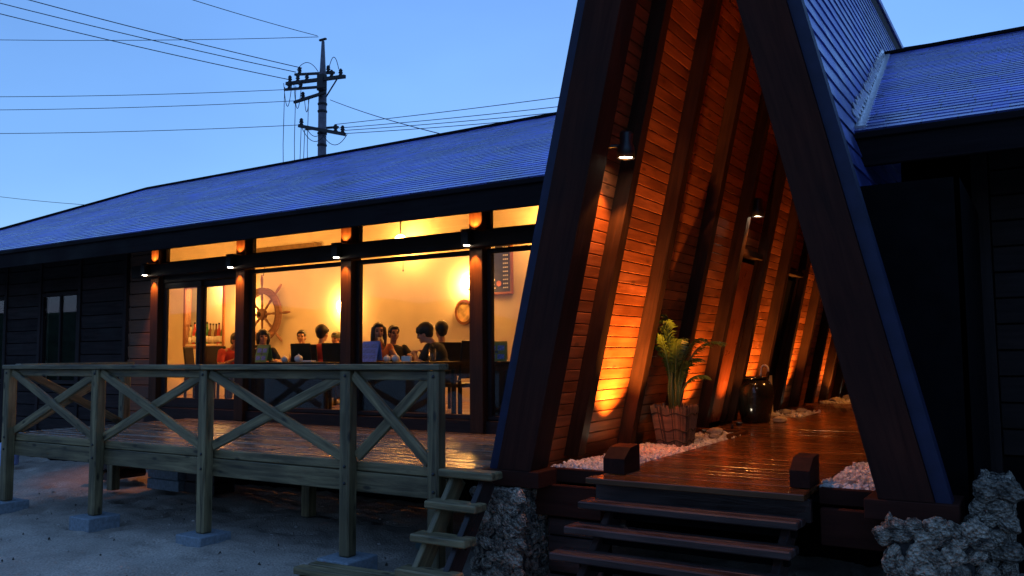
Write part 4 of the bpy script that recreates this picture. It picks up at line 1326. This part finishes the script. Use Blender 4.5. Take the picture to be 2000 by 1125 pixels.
def fuse(name, bm, mat, parent, mw, vox):
    me = bpy.data.meshes.new(name)
    bm.to_mesh(me); bm.free()
    o = bpy.data.objects.new(name, me); COL.objects.link(o)
    r = o.modifiers.new('r', 'REMESH'); r.mode = 'VOXEL'; r.voxel_size = vox
    sm = o.modifiers.new('s', 'SMOOTH'); sm.iterations = 3; sm.factor = .5
    dg = bpy.context.evaluated_depsgraph_get()
    me2 = bpy.data.meshes.new_from_object(o.evaluated_get(dg))
    bpy.data.objects.remove(o); bpy.data.meshes.remove(me)
    return mesh_obj(name, me2, mat, parent, mw, smooth=True)

m_skin = plain('skin', (0.48, 0.25, 0.16), .5, nscale=5, var=.08, bump=0)
m_skin2 = plain('tanned_skin', (0.36, 0.18, 0.11), .5, nscale=5, var=.08, bump=0)
m_hair = plain('black_hair', (0.012, 0.010, 0.010), .4, nscale=40, var=.4, bump=.3)
m_hairb = plain('brown_hair', (0.035, 0.018, 0.012), .4, nscale=40, var=.4, bump=.3)
m_red = plain('red_cotton', (0.45, 0.035, 0.02), .8, nscale=12, var=.15)
m_blk = plain('black_cotton', (0.007, 0.007, 0.009), .8, nscale=12, var=.2)
m_cream = plain('cream_cotton', (0.45, 0.42, 0.32), .8, nscale=12, var=.12)
m_orange = plain('orange_cotton', (0.5, 0.16, 0.06), .8, nscale=12, var=.12)
m_jean = plain('dark_denim', (0.03, 0.035, 0.06), .8, nscale=20, var=.2)
m_print = plain('patterned_cloth', (0.14, 0.12, 0.13), .8, nscale=26, var=.7)
m_eye = plain('eye', (0.01, 0.008, 0.008), .2, bump=0)
m_lip = plain('lips', (0.30, 0.09, 0.07), .5, bump=0)
m_cap = plain('olive_headscarf', (0.16, 0.17, 0.09), .8, nscale=25, var=.4)
m_shoe = plain('pale_shoe', (0.3, 0.3, 0.34), .7)

def hand_chain(bm, wrist, dirv, palmn, curl=.5):
    """palm, four bent fingers of different lengths and a thumb off the side"""
    d = Vector(dirv).normalized(); n = Vector(palmn); n = (n - d * n.dot(d)).normalized()
    s = d.cross(n)
    w = Vector(wrist)
    pc = w + d * .045
    cap_chain(bm, [w, w + d * .03, w + d * .075], [.024, .028, .026])
    cap_chain(bm, [pc + s * .022, pc + s * .026 + d * .03], [.018, .016]); cap_chain(bm, [pc - s * .022, pc - s * .026 + d * .03], [.018, .016])
    for k, (o, L) in enumerate(((.030, .062), (.010, .074), (-.010, .070), (-.029, .054))):
        a = w + d * .082 + s * o
        b = a + (d * (1 - curl * .35) + n * curl * .55).normalized() * L * .5
        c = b + (d * (1 - curl * .9) + n * curl * 1.2).normalized() * L * .45
        cap_chain(bm, [a - d * .02, a, b, c], [.0105, .0105, .0095, .008], 8)
    a = w + d * .03 + s * .032
    cap_chain(bm, [a - s * .015, a + s * .018 + d * .022, a + s * .022 + d * .05 + n * curl * .025], [.013, .0115, .009], 8)

def person(x, y, heading, label, shirt, hair_m, skin=None, lean=.12, head_yaw=0.0, head_pitch=0.0, hair='short', hands=None, scale=.97, sleeve='short', seat=.41, cap=None, side_lean=0.0, legs=m_jean):
    """a seated figure; local +X is forward, +Y its left; hands = ((l xyz),(r xyz)) relative to the seat centre on the floor"""
    skin = skin or m_skin
    t = thing('person', (x, y, FLOOR), label, 'person', 'seated diners')
    scale *= .945
    MW = Matrix.Translation((x, y, FLOOR)) @ Matrix.Rotation(heading, 4, 'Z') @ Matrix.Scale(scale, 4)
    hip = Vector((-.03, 0, seat + .10))
    def sp(h, f=0.0, yy=0.0):      # point along the leaning spine
        return hip + Vector((math.sin(lean) * h + f * math.cos(lean), yy + side_lean * h, math.cos(lean) * h - f * math.sin(lean)))
    neck, chest, belly = sp(.53), sp(.36), sp(.16)
    Rl = Matrix.Rotation(lean, 4, 'Y')
    bm = bmesh.new()
    # trunk
    blob(bm, hip, (.125, .165, .12)); blob(bm, belly, (.105, .145, .15), Rl); blob(bm, chest, (.115, .165, .17), Rl); blob(bm, sp(.45), (.085, .165, .07), Rl)
    hd = neck + Vector((math.sin(lean + head_pitch) * .16 + .02, side_lean * .12, math.cos(lean + head_pitch) * .16))
    cap_chain(bm, [sp(.44), neck, hd - Vector((0, 0, .04))], [.065, .052, .055])
    RH = Matrix.Translation(hd) @ Matrix.Rotation(head_yaw, 4, 'Z') @ Matrix.Rotation(head_pitch, 4, 'Y')
    def hp(a, b, c): return RH @ Vector((a, b, c))
    RHr = RH.to_3x3().to_4x4()
    blob(bm, hp(-.008, 0, .03), (.098, .077, .102), RHr)                 # skull
    blob(bm, hp(.028, 0, -.045), (.064, .058, .072), RHr)                # jaw
    blob(bm, hp(.072, 0, -.098), (.022, .024, .018), RHr)                # chin
    cap_chain(bm, [hp(.086, 0, .02), hp(.108, 0, -.022), hp(.088, 0, -.034)], [.010, .016, .014], 8)
    for sgn in (-1, 1):
        blob(bm, hp(-.006, sgn * .078, -.012), (.020, .010, .032), RHr)  # ear
        blob(bm, hp(.062, sgn * .04, -.03), (.028, .022, .026), RHr)     # cheek
        blob(bm, hp(.080, sgn * .032, .030), (.018, .026, .010), RHr)    # brow
    arms = []
    hands = hands or ((.38, .14, .72), (.38, -.14, .72))
    for sgn, hnd in ((1, hands[0]), (-1, hands[1])):
        sh = sp(.455, 0, sgn * .185); hnd = Vector(hnd)
        if hnd.z < .95: hnd.z /= scale * 1.02
        else: hnd.z -= .04
        v = hnd - sh; Lu, Lf = .285, .255
        if v.length > Lu + Lf - .01: hnd = sh + v.normalized() * (Lu + Lf - .01); v = hnd - sh
        a = math.acos(max(-1, min(1, (Lu * Lu + v.length_squared - Lf * Lf) / (2 * Lu * v.length))))
        out = Vector((-.25, sgn * .7, -.8)); out = (out - v.normalized() * out.dot(v.normalized())).normalized()
        el = sh + v.normalized() * Lu * math.cos(a) + out * Lu * math.sin(a)
        arms.append((sh, el, hnd))
        cap_chain(bm, [sp(.44, 0, sgn * .12), sh, sh.lerp(el, .5), el, el.lerp(hnd, .35), hnd], [.062, .056, .046, .039, .040, .025])
        hand_chain(bm, hnd, hnd - el, Vector((.3, -sgn * .6, -.75)) if hnd.z < .95 else Vector((-.2, -sgn * 1, .2)), .75)
    knees = []
    for sgn in (1, -1):
        hj = hip + Vector((.02, sgn * .085, -.02)); kn = Vector((.42, sgn * .12, seat + .07)); an = Vector((.38, sgn * .12, .09)); to = an + Vector((.15, sgn * .02, -.045))
        knees.append((hj, kn, an, to))
        cap_chain(bm, [hj, hj.lerp(kn, .5), kn, kn.lerp(an, .35), an], [.088, .075, .056, .055, .038])
        cap_chain(bm, [an - Vector((.03, 0, .04)), an + Vector((.05, 0, -.035)), to], [.038, .036, .026])
    fuse('body', bm, skin, t, MW, .011)
    # shirt
    bm = bmesh.new()
    blob(bm, sp(.04), (.138, .175, .12), Rl); blob(bm, belly, (.122, .162, .16), Rl); blob(bm, chest, (.130, .180, .172), Rl); blob(bm, sp(.45), (.098, .178, .066), Rl)
    for sh, el, hnd in arms:
        e = {'short': sh.lerp(el, .62), 'none': sh.lerp(el, .12), 'long': el}[sleeve]
        cap_chain(bm, [sh, e], [.067, .060 if sleeve != 'none' else .06], 14)
        if sleeve == 'long': cap_chain(bm, [el, el.lerp(hnd, .88)], [.052, .040], 14)
    fuse('shirt', bm, shirt, t, MW, .013)
    bm = bmesh.new()
    blob(bm, hip, (.138, .178, .115))
    for hj, kn, an, to in knees:
        cap_chain(bm, [hj, hj.lerp(kn, .5), kn, kn.lerp(an, .4), an + Vector((0, 0, .05))], [.098, .086, .068, .064, .055], 14)
    fuse('trousers', bm, legs, t, MW, .014)
    for hj, kn, an, to in knees:
        bm = bmesh.new(); cap_chain(bm, [an - Vector((.04, 0, .045)), an + Vector((.05, 0, -.042)), to], [.046, .044, .034]); fuse('shoe', bm, m_shoe, t, MW, .012)
    # hair
    bm = bmesh.new()
    blob(bm, hp(-.028, 0, .052), (.100, .088, .096), RHr)
    blob(bm, hp(-.055, 0, .0), (.072, .082, .085), RHr)
    blob(bm, hp(.045, 0, .096), (.058, .066, .034), RHr)
    for sgn in (-1, 1): blob(bm, hp(.01, sgn * .062, .05), (.05, .026, .05), RHr)
    if hair == 'long':
        for sgn in (-1, 1):
            cap_chain(bm, [hp(.012, sgn * .080, .05), hp(.018, sgn * .088, -.06), hp(.0, sgn * .085, -.17), hp(-.02, sgn * .075, -.25)], [.034, .036, .036, .018])
        cap_chain(bm, [hp(-.08, 0, .02), hp(-.095, 0, -.10), hp(-.085, 0, -.22)], [.075, .08, .05])
    elif hair == 'bob':
        for sgn in (-1, 1):
            cap_chain(bm, [hp(.0, sgn * .08, .05), hp(.01, sgn * .086, -.05), hp(-.01, sgn * .08, -.11)], [.036, .036, .026])
        cap_chain(bm, [hp(-.08, 0, .02), hp(-.09, 0, -.09)], [.078, .06])
        for q in range(5): blob(bm, hp(.075, -.04 + q * .02, .062 - .008 * (q % 2)), (.022, .016, .036), RHr)
    elif hair == 'thick':
        blob(bm, hp(-.03, 0, .06), (.118, .104, .108), RHr)
        for q in range(5): blob(bm, hp(.078, -.05 + q * .024, .058 - .012 * (q % 2)), (.026, .020, .034), RHr)
    fuse('hair', bm, hair_m, t, MW, .010)
    if cap is not None:
        bm = bmesh.new(); blob(bm, hp(-.015, 0, .062), (.118, .100, .092), RHr); blob(bm, hp(-.10, 0, -.02), (.04, .05, .05), RHr)
        fuse('headscarf', bm, cap, t, MW, .011)
    # face
    for sgn in (-1, 1):
        bm = bmesh.new(); blob(bm, hp(.083, sgn * .034, .008), (.012, .017, .009), RHr); from_bm('eye', bm, m_eye, t, MW, True)
        bm = bmesh.new(); blob(bm, hp(.090, sgn * .034, .034), (.008, .022, .005), RHr); from_bm('eyebrow', bm, hair_m, t, MW, True)
    bm = bmesh.new(); blob(bm, hp(.092, 0, -.066), (.010, .024, .008), RHr); from_bm('mouth', bm, m_lip, t, MW, True)
    return MW

MW1 = person(-7.86, 8.88, R(-30), 'long-haired woman in an orange top raising a beer glass to her mouth', m_orange, m_hairb, m_skin, lean=.16, head_yaw=R(-12), hair='long',
       hands=((.40, .14, .76), (.235, -.075, 1.04)), sleeve='none', legs=m_print, scale=.98)
person(-8.20, 9.62, R(-34), 'short-haired man in a dark green shirt sitting beside the beer drinker', m_blk, m_hair, m_skin2, lean=.12, head_yaw=R(5), hair='short', hands=((.36, .2, .78), (.36, -.16, .74)), scale=.97)
person(-6.62, 8.80, R(192), 'man in a black T-shirt leaning over the table with folded arms', m_blk, m_hair, m_skin, lean=.42, head_yaw=R(12), head_pitch=R(16), hair='thick', hands=((.37, .16, .80), (.30, .02, .80)), scale=1.0)
person(-7.34, 9.70, R(150), 'dark-haired diner seen from behind, past the black T-shirt', m_blk, m_hair, m_skin2, lean=.1, hair='thick', scale=.99)
person(-11.42, 10.96, R(-70), 'man in a cream shirt resting his chin on his joined hands', m_cream, m_hair, m_skin2, lean=.22, head_yaw=R(15), hair='short', hands=((.26, .03, 1.02), (.26, -.03, 1.01)), scale=1.0)
person(-9.72, 9.64, R(98), 'diner in a red shirt seen from behind, with thick black hair', m_red, m_hair, m_skin, lean=.14, hair='thick', scale=1.0)
person(-10.60, 10.96, R(-82), 'diner with an olive headscarf half hidden by the middle column', m_blk, m_hair, m_skin2, lean=.1, hair='short', cap=m_cap, scale=.95)
person(-10.22, 8.92, R(-22), 'woman with a dark fringe and bob sitting in front of the ship wheel', m_blk, m_hair, m_skin, lean=.10, head_yaw=R(-10), hair='bob', scale=.95)
person(-11.62, 9.35, R(-8), 'diner in a red shirt bending low over the table behind the glass door', m_red, m_hair, m_skin2, lean=.60, hair='short', hands=((.50, .12, .74), (.50, -.12, .74)), scale=1.02)

# the raised beer glass
p = MW1 @ Vector((.30, -.03, 1.03))
t = thing('beer_glass', p, 'tilted glass of golden beer held to the woman\'s mouth', 'beer glass')
Mb = Matrix.Translation(p) @ Matrix.Rotation(R(-30), 4, 'Z') @ Matrix.Rotation(R(-38), 4, 'Y') @ Matrix.Rotation(R(180), 4, 'X')
m_beer = glass('golden_beer', (1.0, .66, .16))
Mb = Matrix.Translation(p) @ Matrix.Rotation(R(-30), 4, 'Z') @ Matrix.Rotation(R(-35), 4, 'Y')
lathe('glass', [(.034, -.10), (.04, -.09), (.042, .07), (.039, .07), (.037, -.085), (.001, -.088)], m_cup, t, Mb, 20)
lathe('beer', [(.001, -.084), (.035, -.084), (.037, .03), (.001, .03)], m_beer, t, Mb, 20)

# ================================================================== potted palm, jar and umbrella
def potted_palm(px, py):
    pot = thing('woven_pot', (px, py, ZB), 'reed-wrapped square pot standing in the white gravel', 'pot')
    z0, z1 = ZB - .01, ZB + .345
    lo, hi = .135, .185
    def sq(r, a):      # rounded square outline
        c, s_ = math.cos(a), math.sin(a)
        k = (abs(c) ** 5 + abs(s_) ** 5) ** (-1 / 5)
        return r * k * c, r * k * s_
    V, F = [], []
    n = 48
    for r, z in ((lo * .9, z0), (hi * .92, z1 - .03), (hi * .84, z1 - .03), (hi * .80, z1 - .07)):
        for k in range(n):
            x, y = sq(r, 2 * math.pi * k / n + .3); V.append((px + x, py + y, z))
    for i in range(3):
        for k in range(n):
            F.append((i * n + k, i * n + (k + 1) % n, (i + 1) * n + (k + 1) % n, (i + 1) * n + k))
    F.append([3 * n + k for k in range(n)])
    from_data('shell', V, F, m_soil, pot)
    # the reeds: thin slanting sticks, too fine to pick apart
    V, F = [], []
    rnd = random.Random(11)
    for k in range(110):
        a = 2 * math.pi * k / 110
        sl = .10 + rnd.uniform(-.03, .03)
        b0, b1 = sq(lo, a + .3 + sl * .5), sq(hi, a + .3 - sl * .5)
        r = rnd.uniform(.0045, .008)
        tv, tf = tube([(px + b0[0], py + b0[1], z0), (px + (b0[0] + b1[0]) / 2 * 1.01, py + (b0[1] + b1[1]) / 2 * 1.01, (z0 + z1) / 2), (px + b1[0], py + b1[1], z1 + rnd.uniform(-.015, .02))], r, 5)
        q = len(V); V += tv; F += [[q + i for i in f] for f in tf]
    rw = from_data('reed_wrap', V, F, m_reed, pot)
    for q in ((0.05, .028, .017), (.30, .18, .10)):
        rw.data.materials.append(wood('reed_tone', tuple(c * .6 for c in q), q, rough=.65))
    per = len(F) // 110
    tones = [rnd.choice((0, 0, 1, 2)) for _ in range(110)]
    for f in rw.data.polygons: f.material_index = tones[min(109, f.index // per)]
    tag(rw, kind='stuff')
    for f in (.14, .42, .82):
        r = lo + (hi - lo) * f + .008
        pts = []
        for k in range(49):
            x, y = sq(r, 2 * math.pi * k / 48 + .3); pts.append((px + x, py + y, z0 + (z1 - z0) * f + .012 * math.sin(k * .9)))
        tube_obj('rope', pts, .0055, m_rope, pot, 5)

    palm = thing('palm', (px, py, z1 - .06), 'young palm with feathery fronds growing in the reed-wrapped pot', 'palm')
    rnd = random.Random(4)
    def frond(a, L, rise, droop, lw, base_r=.02):
        pts = []
        d = Vector((math.cos(a), math.sin(a), 0))
        for i in range(15):
            t = i / 14
            r = L * (t * .30 + .70 * t ** 2.2) * droop
            z = rise * (1 - (1 - t) ** 1.7) - droop * .30 * L * max(0, t - .55) ** 1.6 * 2.2
            pts.append(Vector((px, py, z1 - .08)) + d * (base_r + r) + Vector((0, 0, z)))
        V, F = tube(pts, [.011 * (1 - .8 * i / 14) + .0015 for i in range(15)], 5)
        side = Vector((-d.y, d.x, 0))
        for i in range(5, 15):
            for sub in (0, .33, .66):
                j = min(13, i); t = (i + sub) / 14
                if t > 1: break
                p = pts[j].lerp(pts[j + 1], sub)
                along = (pts[j + 1] - pts[j]).normalized()
                ll = lw * (.35 + .65 * math.sin(min(1, (t - .3) / .7) * math.pi * .85 + .25)) * rnd.uniform(.85, 1.15)
                for sg in (-1, 1):
                    tip = p + (side * sg * .75 + along * .75 - Vector((0, 0, .38 + rnd.uniform(0, .25)))) * ll
                    mid = p.lerp(tip, .45) + Vector((0, 0, ll * .16))
                    w = along * .0075
                    k = len(V)
                    V += [p - w * .4, p + w * .4, mid + w, mid - w, tip]
                    F += [(k, k + 1, k + 2, k + 3), (k + 3, k + 2, k + 4)]
        from_data('frond', V, F, m_leaf, palm)
    specs = [(-2.7, .62, .70, .45, .16), (-2.3, .46, .78, .30, .17), (-1.4, .42, .64, .50, .15), (-.5, .62, .66, .62, .15), (.1, .78, .66, .85, .13), (.45, .56, .50, .75, .13),
             (.9, .45, .62, .5, .14), (1.9, .42, .68, .40, .14), (2.7, .46, .58, .45, .15), (-.15, .55, .36, .75, .11), (3.4, .34, .82, .25, .15), (-.9, .36, .46, .60, .12)]
    for a, L, rise, droop, lw in specs:
        frond(a + .55, L * .9, rise * 1.12, droop * .78, lw * .85)
    for k in range(7):
        a = k * .9
        tube_obj('stem', [(px + .03 * math.cos(a), py + .03 * math.sin(a), z1 - .09), (px + .05 * math.cos(a), py + .05 * math.sin(a), z1 + .14), (px + .035 * math.cos(a + .4), py + .035 * math.sin(a + .4), z1 + .42)], [.014, .012, .006], m_stem, palm, 6)
potted_palm(-2.92, 7.36)

jx, jy = -2.99, 10.09
jar = thing('glazed_jar', (jx, jy, ZB), 'large black glazed jar with a narrow foot, standing on the walkway', 'jar')
Mj = Matrix.Translation((jx, jy, ZB + .002))
lathe('body', [(.001, 0), (.155, 0), (.165, .02), (.185, .12), (.212, .26), (.222, .34), (.212, .42), (.18, .475), (.142, .505), (.135, .515), (.12, .50), (.001, .40)], m_jar, jar, Mj, 48)
lathe('rim', [(.134, .512), (.160, .516), (.165, .530), (.155, .542), (.130, .540), (.124, .515)], m_jar, jar, Mj, 40)
umb = thing('umbrella', (jx + .1, jy, ZB + .4), 'umbrella with a pale crook handle standing in the glazed jar', 'umbrella')
ux, uy, uz = jx + .075, jy + .02, ZB + .585
pts = [(ux - .03, uy, ZB + .42), (ux, uy, uz)]
m_hand = plain('pale_wood_handle', (.75, .66, .55), .4, var=.1)
tube_obj('folded_canopy', [(ux - .05, uy, ZB + .41), (ux - .02, uy, ZB + .47), (ux - .008, uy, ZB + .535)], [.03, .025, .008], m_furn, umb, 8)
hk = [(ux - .008, uy, ZB + .535), (ux, uy, uz), (ux + .004, uy, uz + .04)]
for k in range(9):
    a = math.pi - math.pi * k / 8
    hk.append((ux + .044 + .04 * math.cos(a), uy, uz + .05 + .04 * math.sin(a)))
hk.append((ux + .086, uy, uz + .015))
tube_obj('handle', hk, .0125, m_hand, umb, 8)

# bolt on the platform edge
b_ = lathe('floor_peg', [(.014, 0), (.018, .004), (.014, .03), (.018, .045), (.001, .05)], m_black, None, Matrix.Translation((-2.83, 8.72, ZB + .037)), 12)
tag(b_, 'small black peg on the platform edge in front of the jar', 'peg')

# ================================================================== under and beside the deck
t = thing('log_stack', (-10.35, 6.75, 0), 'stack of dark split logs under the far end of the deck', 'log stack')
rnd = random.Random(9)
for r in range(4):
    for c in range(3):
        z = .13 + r * .125; x = -10.62 + c * .17 + (r % 2) * .05
        tube_obj('log', [(x, 6.50 + rnd.uniform(-.04, .04), z), (x, 7.0, z)], .062 * rnd.uniform(.8, 1.05), m_step, t, 7, False)
t = thing('block_stack', (-9.2, 6.7, 0), 'stack of weathered timber blocks in the shade under the deck', 'timber stack')
for r in range(3):
    timber('block', (-9.62, 6.75 + .01 * r, .08 + r * .135), (-9.0, 6.75 - .01 * r, .08 + r * .135), .30, .125, m_conc, t)
    timber('block', (-8.95, 6.8 + .01 * r, .08 + r * .135), (-8.4, 6.8, .08 + r * .135), .30, .125, m_step, t)
t = thing('plastic_container', (-13.38, 6.8, 0), 'pale blue plastic container on the sand at the left edge', 'container')
lathe('body', [(.001, .0), (.14, .0), (.15, .03), (.15, .26), (.12, .33), (.05, .36), (.001, .36)], m_blue, t, Matrix.Translation((-13.34, 6.80, .05)), 20)
lathe('cap', [(.05, .36), (.05, .41), (.001, .41)], m_white, t, Matrix.Translation((-13.34, 6.80, .05)), 14)
t = thing('glass_bottle', (-5.2, 6.1, 0), 'small dull bottle lying in the sand under the deck', 'bottle')
Mg = Matrix.Translation((-4.62, 5.78, .03)) @ Matrix.Rotation(R(80), 4, 'Y') @ Matrix.Rotation(R(30), 4, 'X')
m_dull = plain('dull_glass', (.10, .16, .16), .3)
lathe('body', [(.001, 0), (.04, 0), (.042, .15), (.016, .21), (.016, .27), (.001, .27)], m_dull, t, Mg, 14)
lathe('cap', [(.018, .268), (.018, .29), (.001, .29)], m_white, t, Mg, 10)

# flowering plant at the right edge
m_flow = plain('blue_petals', (.12, .16, .65), .6, nscale=20, var=.4)
t = thing('flowering_plant', (-.06, 6.1, 0), 'small plant with blue flower heads at the right edge', 'plant')
rnd = random.Random(6)
for k in range(9):
    x, y, z = -.10 + rnd.uniform(-.02, .25), 6.0 + rnd.uniform(-.12, .15), rnd.uniform(.80, 1.02)
    tube_obj('stem', [(.05, 6.05, -.02), ((x + .05) / 2, y, z * .55), (x, y, z)], .006, m_stem, t, 5)
    V, F = [], []
    for q in range(26):
        d = Vector((rnd.gauss(0, 1), rnd.gauss(0, 1), rnd.gauss(0, 1))).normalized()
        c = Vector((x, y, z)) + d * .032
        a = d.orthogonal().normalized() * .017; b = d.cross(a)
        i = len(V); V += [c + a, c + b, c - a, c - b]; F.append((i, i + 1, i + 2, i + 3))
    from_data('flower_head', V, F, m_flow, t)

# ================================================================== utility pole and power lines
PXX, PYY = -20.13, 20.0
pole = thing('utility_pole', (PXX, PYY, 0), 'tall utility pole with crossarms and insulators behind the restaurant roof', 'utility pole')
tube_obj('shaft', [(PXX, PYY, -.2), (PXX, PYY, 5), (PXX, PYY, 10.4)], [.17, .15, .135], m_pole, pole, 14)
tube_obj('steel_top', [(PXX, PYY, 10.4), (PXX, PYY, 11.0), (PXX, PYY, 11.2), (PXX, PYY, 12.2)], [.135, .128, .10, .05], m_pole, pole, 12)
timber('top_bracket', (PXX - .16, PYY, 12.26), (PXX + .14, PYY, 12.26), .08, .06, m_wire, pole)
def Q(x, z, k=.988): return (x * k, PYY * k, 1.65 + (z - 1.65) * k)      # bolted to the face of the pole
def arm(x0, z0, x1, z1, w=.10, ins=(), k=.988):
    p, q = Vector(Q(x0, z0, k)), Vector(Q(x1, z1, k))
    timber('crossarm', p, q, w, w, m_wire, pole)
    for t_ in ins:
        lathe('insulator', [(.03, -.02), (.075, .0), (.045, .05), (.08, .08), (.05, .13), (.07, .16), (.03, .22), (.001, .23)], m_wire, pole, Matrix.Translation(p.lerp(q, t_) + Vector((0, 0, w / 2))), 10)
arm(-21.86, 11.05, -19.12, 10.80, .11, (.06, .20, .36, .78, .93))
arm(-21.95, 10.86, -20.0, 10.62, .08, (.12, .4), .983)
arm(-21.45, 11.30, -19.6, 11.02, .08, (.12, .85), 1.012)
arm(-21.47, 10.33, -20.0, 10.42, .09, (.28,))
arm(-21.22, 9.47, -19.10, 8.86, .11, (.05, .80, .95))
arm(-20.9, 9.30, -19.4, 9.15, .07, (), 1.012)
for z in (10.0, 9.75, 9.0, 8.6): lathe('band', [(.148, 0), (.162, .02), (.162, .06), (.148, .08)], m_wire, pole, Matrix.Translation((PXX, PYY, z)), 14)
box('switch_box', (PXX + .05, PYY - .32, 10.42), (PXX + .32, PYY - .12, 10.95), m_wire, pole)
timber('strut', Q(PXX + .15, 10.25), Q(-19.45, 10.80), .04, .04, m_wire, pole)
def loop(pts): tube_obj('jumper_cable', pts, .012, m_wire, pole, 5)
def arc(a, b, h, n=10):
    a, b = Vector(a), Vector(b)
    return [a.lerp(b, i / n) + Vector((0, 0, h * 4 * (i / n) * (1 - i / n))) for i in range(n + 1)]
loop(arc(Q(-21.35, 11.45), Q(-20.35, 11.2), .28)); loop(arc(Q(-19.85, 11.2), Q(-19.4, 11.1), .40))
loop(arc(Q(-22.0, 11.1), Q(-21.6, 11.0), -.80)); loop(arc(Q(-21.5, 11.0), Q(-21.15, 10.7), -.75)); loop(arc(Q(-21.0, 10.6), Q(-20.75, 10.4), -.6))
loop(arc(Q(-21.1, 9.4), Q(-19.9, 9.1), -.42)); loop(arc(Q(-20.1, 9.0), Q(-19.0, 8.85), -.35)); loop(arc(Q(-20.9, 9.4), Q(-20.2, 9.05), -.2))
for x, z0, z1 in ((-21.95, 10.95, 6.9), (-21.4, 10.9, 7.0), (-20.78, 10.4, 7.0), (-21.12, 9.4, 7.0), (-20.95, 9.3, 7.0)):
    loop([Q(x, z0), Q(x - .04, (z0 + z1) / 2), Q(x + .02, z1)])
loop(arc(Q(-21.98, 7.3), Q(-21.45, 7.35), .38)); loop(arc(Q(-20.75, 7.4), Q(-20.2, 7.6), .3))
WIRES = [((-20.346, 20.0, 12.398), (-44.319, 20.0, 17.382), 'thin flat wire running left from the very top of the pole'),
 ((-20.395, 20.0, 12.444), (-19.974, 14.0, 11.655), 'thin wire rising to the top edge from the pole top'),
 ((-21.11, 20.0, 11.464), (-26.375, 13.0, 12.763), 'upper of the three heavy power lines coming down to the pole from top left'),
 ((-21.405, 20.0, 11.377), (-28.26, 13.0, 13.118), 'middle of the three heavy power lines coming down to the pole from top left'),
 ((-21.803, 20.0, 11.198), (-28.231, 13.0, 12.758), 'lowest of the three heavy power lines coming down to the pole from top left'),
 ((-21.949, 20.0, 10.862), (-44.073, 20.0, 14.445), 'upper of two nearly level wires left of the pole at crossarm height'),
 ((-21.463, 20.0, 10.381), (-44.017, 20.0, 13.771), 'lower of two nearly level wires left of the pole at crossarm height'),
 ((-21.202, 20.0, 9.499), (-43.917, 20.0, 12.584), 'lowest level wire left of the pole, ending on the lower crossarm'),
 ((-19.532, 20.0, 9.258), (0.407, 20.0, 8.238), 'top power line right of the pole, seen again past the entrance hall'),
 ((-19.37, 20.0, 9.113), (-6.637, 20.0, 8.199), 'second power line of the bundle right of the pole'),
 ((-19.231, 20.0, 9.006), (-6.642, 20.0, 8.006), 'third power line of the bundle right of the pole'),
 ((-19.139, 20.0, 8.89), (-6.646, 20.0, 7.864), 'lowest power line of the bundle right of the pole'),
 ((-19.774, 20.0, 10.127), (-10.742, 14.5, 6.375), 'thin cable falling from the pole to the ridge on its right'),
 ((-43.672, 20.0, 9.654), (-32.596, 20.0, 7.875), 'short thin wire low at the left edge of the sky')]
for a, b, lab in WIRES:
    a, b = Vector(a), Vector(b)
    if 'short' not in lab and 'top' not in lab.split('pole')[-1]: a = Vector(Q(a.x, a.z))
    # far ends are pulled along the line of sight until the span is level
    if abs(b.y - 20) < .1 and b.x < -30 and 'short' not in lab:
        k = (a.z - 1.65) / (b.z - 1.65)
        b = Vector((b.x * k, b.y * k, 1.65 + (b.z - 1.65) * k))
    L = (b - a).length
    o = tube_obj('power_line', arc(a, b, -.006 * L, 24), .011 if 'heavy' not in lab else .015, m_wire, None, 5)
    tag(o, lab, 'power line', 'power lines')
